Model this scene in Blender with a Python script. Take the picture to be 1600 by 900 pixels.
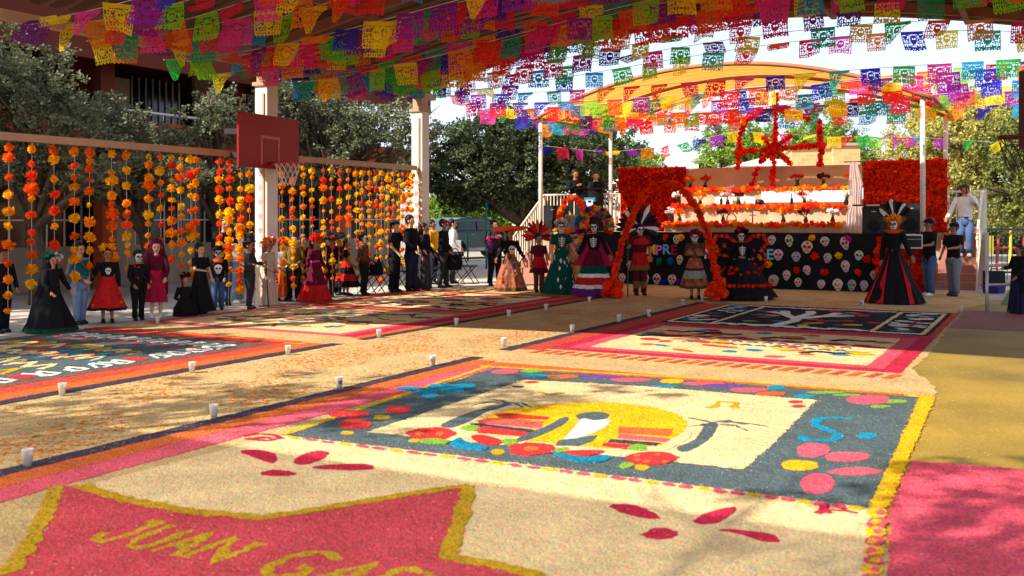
import bpy, bmesh, math, random
from mathutils import Vector, Matrix, noise
R = math.radians
for o in list(bpy.data.objects): bpy.data.objects.remove(o)
S = bpy.context.scene
COL = S.collection
# ---------------------------------------------------------------- camera
FPX, CX, HY, CH = 1556.0, 800.0, 340.0, 1.68      # focal length in photo pixels, centre column, horizon row, eye height
cam = bpy.data.cameras.new('camera'); camo = bpy.data.objects.new('camera', cam); COL.objects.link(camo)
camo.location = (0, 0, CH); camo.rotation_euler = (R(90), 0, 0)
cam.sensor_width = 36; cam.lens = FPX/1600*36; cam.shift_y = -(450-HY)/1600
cam.clip_start = 0.1; cam.clip_end = 3000
cam.dof.use_dof = True; cam.dof.focus_distance = 19.0; cam.dof.aperture_fstop = 2.4
S.camera = camo
# court axes: U runs away to the right along the court, V across it to the right
A = R(28.5)
U = Vector((math.sin(A), math.cos(A), 0)); V = Vector((math.cos(A), -math.sin(A), 0))
O = Vector((-2.19, 23.8, 0))                        # foot of the far left roof post
# ---------------------------------------------------------------- light
SE = R(42)
sh = (-0.80*U - 0.60*V).normalized()
sdir = Vector((sh.x*math.cos(SE), sh.y*math.cos(SE), math.sin(SE)))
sun = bpy.data.lights.new('sun', 'SUN'); suno = bpy.data.objects.new('sun', sun); COL.objects.link(suno)
sun.energy = 4.4; sun.angle = R(0.6); sun.color = (1.0, 0.95, 0.86)
suno.rotation_euler = sdir.to_track_quat('Z', 'Y').to_euler()
w = bpy.data.worlds.new('World'); S.world = w; w.use_nodes = True
nt = w.node_tree; nt.nodes.clear()
wo = nt.nodes.new('ShaderNodeOutputWorld'); bg = nt.nodes.new('ShaderNodeBackground')
sky = nt.nodes.new('ShaderNodeTexSky'); sky.sky_type = 'NISHITA'; sky.sun_disc = False
sky.sun_elevation = SE; sky.sun_rotation = math.atan2(sdir.x, sdir.y); sky.air_density = 1.0; sky.dust_density = 1.5; sky.ozone_density = 1.0
tc = nt.nodes.new('ShaderNodeTexCoord'); mp = nt.nodes.new('ShaderNodeMapping'); mp.inputs['Scale'].default_value = (1, 1, 2.6)
nz = nt.nodes.new('ShaderNodeTexNoise'); nz.inputs['Scale'].default_value = 2.2; nz.inputs['Detail'].default_value = 7; nz.inputs['Roughness'].default_value = 0.55
cr = nt.nodes.new('ShaderNodeValToRGB'); cr.color_ramp.elements[0].position = 0.34; cr.color_ramp.elements[1].position = 0.58
mx = nt.nodes.new('ShaderNodeMix'); mx.data_type = 'RGBA'; mx.inputs[7].default_value = (3.0, 3.35, 4.2, 1)
nt.links.new(tc.outputs['Generated'], mp.inputs[0]); nt.links.new(mp.outputs[0], nz.inputs[0]); nt.links.new(nz.outputs[0], cr.inputs[0])
nt.links.new(cr.outputs[0], mx.inputs[0]); nt.links.new(sky.outputs[0], mx.inputs[6]); nt.links.new(mx.outputs[2], bg.inputs[0])
bg.inputs[1].default_value = 0.15; nt.links.new(bg.outputs[0], wo.inputs[0])
S.view_settings.view_transform = 'Standard'; S.view_settings.look = 'None'; S.view_settings.gamma = 1; S.view_settings.exposure = 1.08
S.render.engine = 'CYCLES'
# ---------------------------------------------------------------- helpers
def P(px, py, D): return Vector(((px-CX)/FPX*D, D, CH-(py-HY)/FPX*D))
def G(px, py, z=0.0):
    D = FPX*(CH-z)/(py-HY); return Vector(((px-CX)/FPX*D, D, z))
def W(w, u, z=0.0): return O + V*w + U*u + Vector((0, 0, z))
def UW(p): q = p-O; return (q.dot(V), q.dot(U))           # world -> (w, u)
def gw(px, py): return UW(G(px, py))
def onU(px, py, u):                                        # photo ray meets the cross plane u -> (w, z)
    d = Vector(((px-CX)/FPX, 1, -(py-HY)/FPX)); c = Vector((0, 0, CH))
    t = (u + (O-c).dot(U))/d.dot(U); p = c+d*t
    return ((p-O).dot(V), p.z)
def onW(px, py, w_):
    d = Vector(((px-CX)/FPX, 1, -(py-HY)/FPX)); c = Vector((0, 0, CH))
    t = (w_ + (O-c).dot(V))/d.dot(V); p = c+d*t
    return ((p-O).dot(U), p.z)
NW = {}
def ordn(i):
    return ['first','second','third','fourth','fifth','sixth','seventh','eighth','ninth','tenth','eleventh','twelfth','thirteenth','fourteenth','fifteenth','sixteenth','seventeenth','eighteenth','nineteenth','twentieth','twenty-first','twenty-second','twenty-third','twenty-fourth','twenty-fifth','twenty-sixth','twenty-seventh','twenty-eighth','twenty-ninth','thirtieth'][i]
def srgb(r, g, b):
    f = lambda c: (c/255/12.92 if c/255 <= 0.04045 else ((c/255+0.055)/1.055)**2.4)
    return (f(r), f(g), f(b))
MATS = {}
def mat(name, col=(.5,.5,.5), rough=.7, var=.15, scale=6, bump=0.0, bscale=60, metal=0.0, trans=0.0, objcol=False, island=0.0, spec=0.3, fine=0.0):
    """procedural material: base colour varied by noise, optional bump, translucency, object colour, per-piece variation"""
    if name in MATS: return MATS[name]
    m = bpy.data.materials.new(name); m.use_nodes = True; n = m.node_tree; N = n.nodes; L = n.links
    b = N['Principled BSDF']; b.inputs['Roughness'].default_value = rough; b.inputs['Metallic'].default_value = metal
    b.inputs['Specular IOR Level'].default_value = spec
    g = N.new('ShaderNodeNewGeometry')
    if objcol:
        oi = N.new('ShaderNodeObjectInfo'); src = oi.outputs['Color']
    else:
        c = N.new('ShaderNodeRGB'); c.outputs[0].default_value = (*col, 1); src = c.outputs[0]
    t = N.new('ShaderNodeTexNoise'); t.inputs['Scale'].default_value = scale; t.inputs['Detail'].default_value = 5
    L.new(g.outputs['Position'], t.inputs['Vector'])
    mr = N.new('ShaderNodeMapRange'); mr.inputs['From Min'].default_value = .3; mr.inputs['From Max'].default_value = .7
    mr.inputs['To Min'].default_value = 1-var; mr.inputs['To Max'].default_value = 1+var
    L.new(t.outputs[0], mr.inputs['Value']); fac = mr.outputs[0]
    if fine:
        t3 = N.new('ShaderNodeTexNoise'); t3.inputs['Scale'].default_value = bscale; t3.inputs['Detail'].default_value = 2
        L.new(g.outputs['Position'], t3.inputs['Vector'])
        m3 = N.new('ShaderNodeMapRange'); m3.inputs['From Min'].default_value = .3; m3.inputs['From Max'].default_value = .7
        m3.inputs['To Min'].default_value = 1-fine; m3.inputs['To Max'].default_value = 1+fine
        L.new(t3.outputs[0], m3.inputs['Value'])
        mu = N.new('ShaderNodeMath'); mu.operation = 'MULTIPLY'; L.new(fac, mu.inputs[0]); L.new(m3.outputs[0], mu.inputs[1]); fac = mu.outputs[0]
    if island:
        m4 = N.new('ShaderNodeMapRange'); m4.inputs['To Min'].default_value = 1-island; m4.inputs['To Max'].default_value = 1+island
        L.new(g.outputs['Random Per Island'], m4.inputs['Value'])
        mu = N.new('ShaderNodeMath'); mu.operation = 'MULTIPLY'; L.new(fac, mu.inputs[0]); L.new(m4.outputs[0], mu.inputs[1]); fac = mu.outputs[0]
    vm = N.new('ShaderNodeVectorMath'); vm.operation = 'SCALE'; L.new(src, vm.inputs[0]); L.new(fac, vm.inputs['Scale'])
    L.new(vm.outputs[0], b.inputs['Base Color'])
    if bump:
        t2 = N.new('ShaderNodeTexNoise'); t2.inputs['Scale'].default_value = bscale; t2.inputs['Detail'].default_value = 4
        L.new(g.outputs['Position'], t2.inputs['Vector'])
        bp = N.new('ShaderNodeBump'); bp.inputs['Strength'].default_value = bump; bp.inputs['Distance'].default_value = .6/bscale
        L.new(t2.outputs[0], bp.inputs['Height']); L.new(bp.outputs[0], b.inputs['Normal'])
    if trans:
        tr = N.new('ShaderNodeBsdfTranslucent'); L.new(vm.outputs[0], tr.inputs[0])
        ms = N.new('ShaderNodeMixShader'); ms.inputs[0].default_value = trans
        L.new(b.outputs[0], ms.inputs[1]); L.new(tr.outputs[0], ms.inputs[2]); L.new(ms.outputs[0], N['Material Output'].inputs[0])
    MATS[name] = m; return m
def rotm(d):                                              # rotation taking +Z to d
    return Vector(d).normalized().to_track_quat('Z', 'Y').to_matrix()
class MB:
    def __init__(s): s.v = []; s.f = []; s.m = []
    def add(s, vs, fs, mi=0):
        k = len(s.v); s.v += [tuple(v) for v in vs]; s.f += [tuple(i+k for i in f) for f in fs]; s.m += [mi]*len(fs); return s
    def box(s, x0, x1, y0, y1, z0, z1, mi=0, M=None):
        vs = [Vector((x, y, z)) for z in (z0, z1) for y in (y0, y1) for x in (x0, x1)]
        if M: vs = [M @ v for v in vs]
        return s.add(vs, [(0,2,3,1),(4,5,7,6),(0,1,5,4),(2,6,7,3),(0,4,6,2),(1,3,7,5)], mi)
    def tube(s, pts, rad, n=8, mi=0, caps=True, flat=1.0, up=None):
        pts = [Vector(p) for p in pts]
        if not hasattr(rad, '__len__'): rad = [rad]*len(pts)
        k = len(s.v); prev = None; N = len(pts)
        for i, p in enumerate(pts):
            d = (pts[min(i+1, N-1)]-pts[max(i-1, 0)])
            if d.length < 1e-9: d = Vector((0,0,1))
            d.normalize()
            if prev is None:
                x = Vector(up) if up else (Vector((0,0,1)) if abs(d.z) < .9 else Vector((1,0,0)))
            else: x = prev
            x = (x-d*x.dot(d)).normalized(); y = d.cross(x); prev = x
            for j in range(n):
                a = 2*math.pi*j/n; s.v.append(tuple(p+(x*math.cos(a)*flat+y*math.sin(a))*rad[i]))
        for i in range(N-1):
            for j in range(n):
                s.f.append((k+i*n+j, k+i*n+(j+1)%n, k+(i+1)*n+(j+1)%n, k+(i+1)*n+j)); s.m.append(mi)
        if caps:
            s.f.append(tuple(k+j for j in reversed(range(n)))); s.m.append(mi)
            s.f.append(tuple(k+(N-1)*n+j for j in range(n))); s.m.append(mi)
        return s
    def rings(s, rs, n=16, mi=0, caps=True):
        """rs: list of (cx,cy,z,rx,ry[,mi[,func]])"""
        k = len(s.v)
        for r in rs:
            fn = r[6] if len(r) > 6 else None
            for j in range(n):
                a = 2*math.pi*j/n; q = 1+(fn(a) if fn else 0)
                s.v.append((r[0]+math.cos(a)*r[3]*q, r[1]+math.sin(a)*r[4]*q, r[2]))
        for i in range(len(rs)-1):
            m_ = rs[i][5] if len(rs[i]) > 5 and rs[i][5] is not None else mi
            for j in range(n):
                s.f.append((k+i*n+j, k+i*n+(j+1)%n, k+(i+1)*n+(j+1)%n, k+(i+1)*n+j)); s.m.append(m_)
        if caps:
            s.f.append(tuple(k+j for j in reversed(range(n)))); s.m.append(mi)
            s.f.append(tuple(k+(len(rs)-1)*n+j for j in range(n))); s.m.append(mi)
        return s
    def ell(s, c, r, n=10, m=6, mi=0, M=None):
        c = Vector(c); k = len(s.v)
        vs = [Vector((0,0,-1))]
        for i in range(1, m):
            t = -math.pi/2+math.pi*i/m
            for j in range(n): vs.append(Vector((math.cos(t)*math.cos(2*math.pi*j/n), math.cos(t)*math.sin(2*math.pi*j/n), math.sin(t))))
        vs.append(Vector((0,0,1)))
        vs = [Vector((v.x*r[0], v.y*r[1], v.z*r[2])) for v in vs]
        if M: vs = [M @ v for v in vs]
        fs = [(0, 1+(j+1)%n, 1+j) for j in range(n)]
        for i in range(m-2):
            for j in range(n): fs.append((1+i*n+j, 1+i*n+(j+1)%n, 1+(i+1)*n+(j+1)%n, 1+(i+1)*n+j))
        l = len(vs)-1; b = 1+(m-2)*n
        fs += [(b+j, b+(j+1)%n, l) for j in range(n)]
        return s.add([v+c for v in vs], fs, mi)
    def mesh(s, name, mats, smooth=False):
        me = bpy.data.meshes.new(name); me.from_pydata(s.v, [], s.f)
        if not isinstance(mats, (list, tuple)): mats = [mats]
        for m in mats: me.materials.append(m)
        if len(mats) > 1: me.polygons.foreach_set('material_index', s.m)
        if smooth: me.polygons.foreach_set('use_smooth', [True]*len(me.polygons))
        me.update(); return me
    def build(s, name, mats, parent=None, smooth=False):
        return link(name, s.mesh(name, mats, smooth), parent)
def link(name, me, parent=None, loc=None, rot=None, scale=None):
    o = bpy.data.objects.new(name, me); COL.objects.link(o)
    if parent: o.parent = parent
    if loc is not None: o.location = loc
    if rot is not None: o.rotation_euler = rot
    if scale is not None: o.scale = scale if hasattr(scale, '__len__') else (scale,)*3
    return o
def tag(o, label=None, cat=None, group=None, kind=None):
    if label: o['label'] = label
    if cat: o['category'] = cat
    if group: o['group'] = group
    if kind: o['kind'] = kind
    return o
def thing(name, label, cat, loc=(0,0,0), rz=0.0, group=None):
    o = bpy.data.objects.new(name, None); COL.objects.link(o); o.empty_display_size = .1
    o.location = loc; o.rotation_euler = (0, 0, rz); return tag(o, label, cat, group)
def courtthing(name, label, cat, w=0, u=0, group=None):    # an Empty whose local x is V and local y is U
    return thing(name, label, cat, W(w, u), -A, group)
def weld(o, d=1e-4):
    bm = bmesh.new(); bm.from_mesh(o.data); bmesh.ops.remove_doubles(bm, verts=bm.verts, dist=d)
    bmesh.ops.recalc_face_normals(bm, faces=bm.faces); bm.to_mesh(o.data); bm.free()
# shared small flower meshes (paper pompons); colour comes from the object
def pompon(seed, n=46, name='pompon'):
    rnd = random.Random(seed); b = MB(); b.ell((0,0,0), (.62,.62,.62), 6, 4)
    sq = (rnd.uniform(.8,1.1), rnd.uniform(.8,1.1), rnd.uniform(.75,1.05))
    for i in range(n):
        z = 1-2*(i+.5)/n; a = i*2.39996; r = math.sqrt(1-z*z)
        d = Vector((r*math.cos(a), r*math.sin(a), z)); d = (d+Vector((rnd.gauss(0,.15), rnd.gauss(0,.15), rnd.gauss(0,.15)))).normalized()
        t = d.orthogonal().normalized(); t = Matrix.Rotation(rnd.uniform(0, 6.28), 3, d) @ t; s_ = d.cross(t)
        L = rnd.uniform(.8, 1.12); wd = rnd.uniform(.22, .36)
        vs = [d*.45-t*wd*.5, d*.45+t*wd*.5, d*L+t*wd+s_*rnd.uniform(-.15,.15), d*(L+rnd.uniform(0,.12))+s_*rnd.uniform(-.1,.1), d*L-t*wd+s_*rnd.uniform(-.15,.15)]
        b.add([Vector((v.x*sq[0], v.y*sq[1], v.z*sq[2])) for v in vs], [(0,1,2,3,4)])
    return b.mesh(name, mat('paper_flower', objcol=True, rough=.9, var=.12, scale=30, island=.28, trans=.3, spec=.1))
POM = [pompon(i) for i in range(6)]
POMS = [pompon(20+i, 20) for i in range(4)]                # lighter version for small ones
ORANGES = [srgb(255,120,10), srgb(250,88,14), srgb(255,150,18), srgb(245,70,16), srgb(255,172,20), srgb(252,104,10)]
YELLOWS = [srgb(255,185,10), srgb(250,200,20), srgb(255,170,10)]
REDS = [srgb(240,40,14), srgb(250,56,18), srgb(232,30,18), srgb(252,70,20)]
def pom(parent, loc, r, col, rnd, small=False, name='flower'):
    o = link(name, rnd.choice(POMS if small else POM), parent, loc, (rnd.uniform(0,6.3), rnd.uniform(0,6.3), rnd.uniform(0,6.3)), r)
    k = rnd.uniform(.85, 1.1); o.color = (min(1,col[0]*k), min(1,col[1]*k), min(1,col[2]*k), 1); return o
# ================================================================ ground, court floor, sawdust
def sawdust(name, col, dark=.55, scale=75):
    if name in MATS: return MATS[name]
    m = bpy.data.materials.new(name); m.use_nodes = True; N = m.node_tree.nodes; L = m.node_tree.links
    b = N['Principled BSDF']; b.inputs['Roughness'].default_value = 1; b.inputs['Specular IOR Level'].default_value = .08
    g = N.new('ShaderNodeNewGeometry')
    t = N.new('ShaderNodeTexNoise'); t.inputs['Scale'].default_value = scale; t.inputs['Detail'].default_value = 3; L.new(g.outputs['Position'], t.inputs['Vector'])
    v = N.new('ShaderNodeTexVoronoi'); v.inputs['Scale'].default_value = scale*.9; L.new(g.outputs['Position'], v.inputs['Vector'])
    r = N.new('ShaderNodeValToRGB'); e = r.color_ramp.elements
    e[0].position = .30; e[0].color = (*[c*dark for c in col], 1); e[1].position = .72; e[1].color = (*[min(1, c*1.22+.015) for c in col], 1)
    k = e.new(.5); k.color = (*col, 1)
    L.new(t.outputs[0], r.inputs[0])
    sp = N.new('ShaderNodeMix'); sp.data_type = 'RGBA'; sp.blend_type = 'MULTIPLY'; sp.inputs[0].default_value = .35
    L.new(r.outputs[0], sp.inputs[6]); L.new(v.outputs['Color'], sp.inputs[7])
    hs = N.new('ShaderNodeHueSaturation'); hs.inputs['Saturation'].default_value = 1.0; hs.inputs['Value'].default_value = 1.18; L.new(sp.outputs[2], hs.inputs['Color'])
    # pale chips
    ch = N.new('ShaderNodeTexNoise'); ch.inputs['Scale'].default_value = scale*.55; ch.inputs['Detail'].default_value = 2; L.new(g.outputs['Position'], ch.inputs['Vector'])
    cr2 = N.new('ShaderNodeValToRGB'); cr2.color_ramp.elements[0].position = .66; cr2.color_ramp.elements[1].position = .74; L.new(ch.outputs[0], cr2.inputs[0])
    mc = N.new('ShaderNodeMix'); mc.data_type = 'RGBA'; mc.inputs[7].default_value = (.62, .48, .28, 1)
    fa = N.new('ShaderNodeMath'); fa.operation = 'MULTIPLY'; fa.inputs[1].default_value = .35; L.new(cr2.outputs[0], fa.inputs[0]); L.new(fa.outputs[0], mc.inputs[0]); L.new(hs.outputs[0], mc.inputs[6])
    # broad unevenness of the hand-strewn layer
    t2 = N.new('ShaderNodeTexNoise'); t2.inputs['Scale'].default_value = 2.6; t2.inputs['Detail'].default_value = 6; L.new(g.outputs['Position'], t2.inputs['Vector'])
    mr = N.new('ShaderNodeMapRange'); mr.inputs['From Min'].default_value = .3; mr.inputs['From Max'].default_value = .7; mr.inputs['To Min'].default_value = .84; mr.inputs['To Max'].default_value = 1.12; L.new(t2.outputs[0], mr.inputs['Value'])
    vm = N.new('ShaderNodeVectorMath'); vm.operation = 'SCALE'; L.new(mc.outputs[2], vm.inputs[0]); L.new(mr.outputs[0], vm.inputs['Scale'])
    L.new(vm.outputs[0], b.inputs['Base Color'])
    bp = N.new('ShaderNodeBump'); bp.inputs['Strength'].default_value = .9; bp.inputs['Distance'].default_value = .022
    ad = N.new('ShaderNodeMath'); ad.operation = 'ADD'; L.new(t.outputs[0], ad.inputs[0])
    t4 = N.new('ShaderNodeTexNoise'); t4.inputs['Scale'].default_value = 16; t4.inputs['Detail'].default_value = 3; L.new(g.outputs['Position'], t4.inputs['Vector'])
    m5 = N.new('ShaderNodeMath'); m5.operation = 'MULTIPLY'; m5.inputs[1].default_value = 1.3; L.new(t4.outputs[0], m5.inputs[0]); L.new(m5.outputs[0], ad.inputs[1]); L.new(ad.outputs[0], bp.inputs['Height']); L.new(bp.outputs[0], b.inputs['Normal'])
    MATS[name] = m; return m
SD = {k: sawdust('sawdust_'+k, srgb(*c)) for k, c in dict(
    tan=(196,160,106), cream=(228,192,136), white=(228,220,204), slate=(80,92,92), black=(34,30,38), purple=(64,54,68), orange=(200,96,42), pink=(216,84,98),
    banner=(198,70,76), hot=(212,78,92), yellow=(222,168,14), gold=(190,146,24), red=(204,48,48), crimson=(190,36,62), teal=(8,122,150), aqua=(16,136,164), green=(120,160,52), rust=(168,66,34), violet=(110,62,140), brick=(190,70,50)).items()}
g = MB(); g.add([(-600,-300,0),(600,-300,0),(600,1500,0),(-600,1500,0)], [(0,1,2,3)])
tag(g.build('ground', mat('concrete_ground', srgb(150,140,126), .9, .18, 1.3, .3, 30, fine=.12)), kind='structure')
def sheet(name, pts, m, z, kind='structure', parent=None):
    b = MB(); b.add([(p[0], p[1], z) for p in pts], [tuple(range(len(pts)))]); o = b.build(name, m, parent)
    if kind: tag(o, kind=kind)
    return o
def wq(w0, w1, u0, u1): return [W(w0,u0), W(w1,u0), W(w1,u1), W(w0,u1)]
sheet('pavement', wq(-6.2, .9, -22, 14), mat('pavement_concrete', srgb(176,166,150), .85, .16, .9, .25, 24, fine=.10), .004)
for i, u0 in enumerate(range(-20, 14, 3)):
    sheet('pavement_joint', wq(-6.1, .6, u0, u0+.025), mat('joint', (.05,.045,.04)), .006)
sheet('court_floor', wq(8.0, 26, -30, 2.6), mat('court_paint_olive', srgb(138,110,36), .7, .34, .8, .35, 45, fine=.18), .005)
sheet('court_stripe', wq(11.9, 24, -3.4, -.2), mat('court_paint_brown', srgb(120,56,42), .7, .18, 2, .2, 50, fine=.1), .009)
sheet('lawn', wq(12.4, 40, 1.4, 12), mat('turf', srgb(66,96,36), .95, .35, 5, .6, 60, fine=.3), .012)
# sawdust bed: the walkways between and around the carpets
def resample(pts, step, closed=True):
    out = []; n = len(pts)
    for i in range(n if closed else n-1):
        a, b = pts[i], pts[(i+1) % n]; k = max(1, int((b-a).length/step))
        out += [a.lerp(b, j/k) for j in range(k)]
    if not closed: out.append(pts[-1])
    return out
def catmull(pts, k=5):
    n = len(pts); out = []
    for i in range(n):
        p0, p1, p2, p3 = pts[i-1], pts[i], pts[(i+1) % n], pts[(i+2) % n]
        for j in range(k):
            t = j/k; out.append(.5*((2*p1)+(p2-p0)*t+(2*p0-5*p1+4*p2-p3)*t*t+(3*p1-p0-3*p2+p3)*t**3))
    return out
ZC = [0]
def crumbs(b, pts, z, n=None):
    """grains that spilled over the edge of a patch"""
    k = len(pts)
    if min(p.y for p in pts) > 14 or k < 80: return
    for i in range(int(k*1.4)):
        p = random.choice(pts); s_ = random.uniform(.003,.009)*(1 if p.y < 9 else 1.6); a = random.uniform(0,6.28); c_ = p+Vector((random.gauss(0,.022), random.gauss(0,.022), 0)); zz = z+random.uniform(.0015,.004)
        b.add([(c_.x+s_*math.cos(a+q)*(1 if q < 3 else .7), c_.y+s_*math.sin(a+q), zz) for q in (0,1.4,3.1,4.6)], [(0,1,2,3)])
def patch(parent, name, pts, m, z, smooth=True, jit=.015, step=.035, space='px', kind=None):
    ZC[0] = (ZC[0]+1) % 37; z = (.010+(z-.010)*.55 if z > .010 else z)+ZC[0]*1.5e-5
    """a hand-strewn patch of sawdust with a ragged edge, a few mm proud of the layer below"""
    q = [Vector((*(G(*p).xy if space == 'px' else W(p[0], p[1]).xy), 0)) for p in pts]
    if smooth: q = catmull(q, 4)
    q = resample(q, step)
    jit = min(jit, .004+.25*min((max(p.x for p in q)-min(p.x for p in q)), (max(p.y for p in q)-min(p.y for p in q))))
    r = [p+Vector((noise.noise(p*23), noise.noise(p*23+Vector((9,9,9))), 0))*jit*1.6+Vector((random.uniform(-1,1), random.uniform(-1,1), 0))*jit*.45 for p in q]
    n = len(r); b = MB()
    b.add([(p.x, p.y, z) for p in r]+[(p.x, p.y, .002) for p in r], [tuple(range(n))]+[(i, i+n, (i+1) % n+n, (i+1) % n) for i in range(n)])
    crumbs(b, r, z)
    o = b.build(name, m, parent)
    if kind: tag(o, kind=kind)
    return o
def ring_pts(cx, cy, rx, ry, rot=0, n=10, wob=.12):
    return [(cx+rx*(1+random.uniform(-wob, wob))*math.cos(a)*math.cos(rot)-ry*math.sin(a)*math.sin(rot), cy+rx*math.cos(a)*math.sin(rot)+ry*(1+random.uniform(-wob, wob))*math.sin(a)*math.cos(rot)) for a in [2*math.pi*i/n for i in range(n)]]
def blob(parent, name, cx, cy, rx, ry, m, z, rot=0, space='px', **k):
    return patch(parent, name, ring_pts(cx, cy, rx, ry, rot), m, z, space=space, **k)
def stroke(parent, name, pts, wd, m, z, space='px', jit=.012, taper=False):
    ZC[0] = (ZC[0]+1) % 37; z = (.010+(z-.010)*.55 if z > .010 else z)+ZC[0]*1.5e-5
    q = [Vector((*(G(*p).xy if space == 'px' else W(p[0], p[1]).xy), 0)) for p in pts]
    q = resample(q, .04, False); L = []; Rr = []
    for i, p in enumerate(q):
        d = (q[min(i+1, len(q)-1)]-q[max(0, i-1)]).normalized(); nn = Vector((-d.y, d.x, 0))
        h = wd*.5*((1-abs(2*i/(len(q)-1)-1)**2*.7) if taper else 1)*(1+.35*noise.noise(p*9))
        L.append(p+nn*(h+random.uniform(-jit, jit))); Rr.append(p-nn*(h+random.uniform(-jit, jit)))
    n = len(q); b = MB(); vs = [(p.x, p.y, z+(i % 50)*4e-5) for i, p in enumerate(L)]+[(p.x, p.y, z+(i % 50)*4e-5) for i, p in enumerate(Rr)]+[(p.x, p.y, .002) for p in L]+[(p.x, p.y, .002) for p in Rr]
    fs = []
    for i in range(n-1):
        fs += [(i, n+i, n+i+1, i+1), (i, i+1, 2*n+i+1, 2*n+i), (n+i, 3*n+i, 3*n+i+1, n+i+1)]
    fs += [(0, 2*n, 3*n, n), (n-1, 2*n-1, 4*n-1, 3*n-1)]
    b.add(vs, fs); crumbs(b, L+Rr, z); return b.build(name, m, parent)
random.seed(4)
bed = patch(None, 'path', [(-1500,1400),(-700,640),(-300,575),(0,533),(100,520),(300,497),(480,476),(600,461),(700,452),(760,448),(840,446),(1000,444),(1420,452),(1530,460),(1545,474),(1500,484),(1493,492),(1460,545),(1425,580),(1462,606),(1450,640),(1375,800),(1392,900),(1330,1400)], SD['tan'], .010, smooth=False, jit=.03, step=.12)
tag(bed, kind='structure')
def band(par, name, w0, w1, u0, u1, m, z, jit=.012): return patch(par, name, [(w0,u0),(w1,u0),(w1,u1),(w0,u1)], m, z, smooth=False, jit=jit, step=.07, space='uw')
# ---------------------------------------------------------------- front carpet
fc = thing('sawdust_carpet', 'large nearest sawdust carpet with slate panel, yellow sun scene and pink lettered banner', 'carpet', G(900,700))
def at0(o): o.location = -o.parent.location if o.parent else o.location; return o
class CP:                                                   # a carpet: shapes are written in world metres, the root sits at its middle
    def __init__(s, root): s.r = root
    def patch(s, *a, **k): return s.fix(patch(s.r, *a, **k))
    def blob(s, *a, **k): return s.fix(blob(s.r, *a, **k))
    def stroke(s, *a, **k): return s.fix(stroke(s.r, *a, **k))
    def band(s, *a, **k): return s.fix(band(s.r, *a, **k))
    def fix(s, o):
        o.location = (-s.r.location.x, -s.r.location.y, 0); return o
c = CP(fc)
c.patch('cream_field', [(150,757),(400,692),(445,680),(1360,796),(1362,900),(1290,1300),(-300,1300),(0,900)], SD['cream'], .016, smooth=False)
c.band('dark_border', 7.16, 7.33, -21, -9.6, SD['purple'], .020)
c.band('orange_border', 7.33, 7.58, -21, -9.8, SD['orange'], .019)
c.band('pink_border', 7.58, 7.86, -21, -10.1, SD['pink'], .018)
c.stroke('yellow_line', [(443,682),(600,629),(765,574)], .06, SD['yellow'], .0235)
c.band('far_orange_band', 7.6, 12.05, -10.12, -9.86, SD['orange'], .0185)
c.band('far_pink_band', 7.6, 11.9, -10.30, -10.12, SD['pink'], .018)
c.stroke('far_yellow_line', [(750,574),(1100,594),(1445,620)], .06, SD['yellow'], .022)
c.patch('slate_field', [(440,682),(700,713),(1000,751),(1358,797),(1400,710),(1437,623),(1100,598),(775,577)], SD['slate'], .020, smooth=False)
c.patch('cream_panel', [(575,678),(820,596),(1000,606),(1275,628),(1215,690),(1162,737),(1060,726),(950,715),(800,700),(690,690)], SD['cream'], .024, smooth=False)
c.patch('right_yellow_border', [(1437,622),(1462,622),(1420,720),(1388,798),(1356,800),(1400,705)], SD['yellow'], .024, smooth=False, jit=.014)
c.patch('yellow_sun', [(752,658),(790,645),(850,636),(910,632),(970,633),(1035,643),(1072,660),(1066,680),(1045,698),(990,706),(920,702),(850,695),(790,690),(750,676)], SD['yellow'], .027)
k = .275
def z8(*pts): return [(640+x*k, 640+y*k) for x, y in pts]
for nm, pts, mm in [
    ('pink_stripe', z8((380,75),(500,60),(760,100),(740,122),(400,92)), 'pink'), ('red_stripe', z8((480,40),(560,33),(800,55),(780,72),(520,62)), 'red'),
    ('orange_stripe', z8((430,62),(520,60),(770,82),(750,98),(440,75)), 'orange'), ('purple_stripe', z8((340,93),(400,93),(715,130),(690,147),(360,110)), 'purple'),
    ('red_stripe', z8((380,130),(420,108),(690,147),(650,168),(390,147)), 'red'), ('cream_stripe', z8((300,145),(400,150),(650,172),(610,190),(330,160)), 'cream'),
    ('pink_stripe', z8((1190,152),(1480,180),(1470,202),(1180,177)), 'pink'), ('orange_stripe', z8((1190,112),(1500,125),(1480,165),(1180,150)), 'orange'),
    ('purple_stripe', z8((1140,182),(1430,205),(1400,222),(1130,202)), 'purple'), ('red_stripe', z8((1100,204),(1290,216),(1240,243),(1090,222)), 'red'),
    ('cream_stripe', z8((1300,232),(1430,222),(1560,140),(1600,130),(1600,170),(1460,250)), 'cream'),
    ('slate_figure', z8((600,192),(640,165),(780,108),(870,60),(900,58),(895,80),(850,112),(720,172),(620,197)), 'slate'),
    ('slate_hair', z8((945,48),(1000,32),(1080,28),(1135,45),(1110,66),(1040,80),(970,70)), 'slate'),
    ('slate_shadow', z8((830,218),(850,190),(960,175),(1070,160),(1040,195),(960,222)), 'slate'),  # slate sawdust shape below the shirt
    ('cream_shirt', z8((880,178),(920,138),(980,68),(1050,76),(1135,72),(1110,112),(1000,165),(900,184)), 'white')]:
    c.patch(nm, pts, SD[mm], .030 if 'slate' not in nm and 'shirt' not in nm else .033, jit=.006, smooth=len(pts) > 6)
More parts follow.
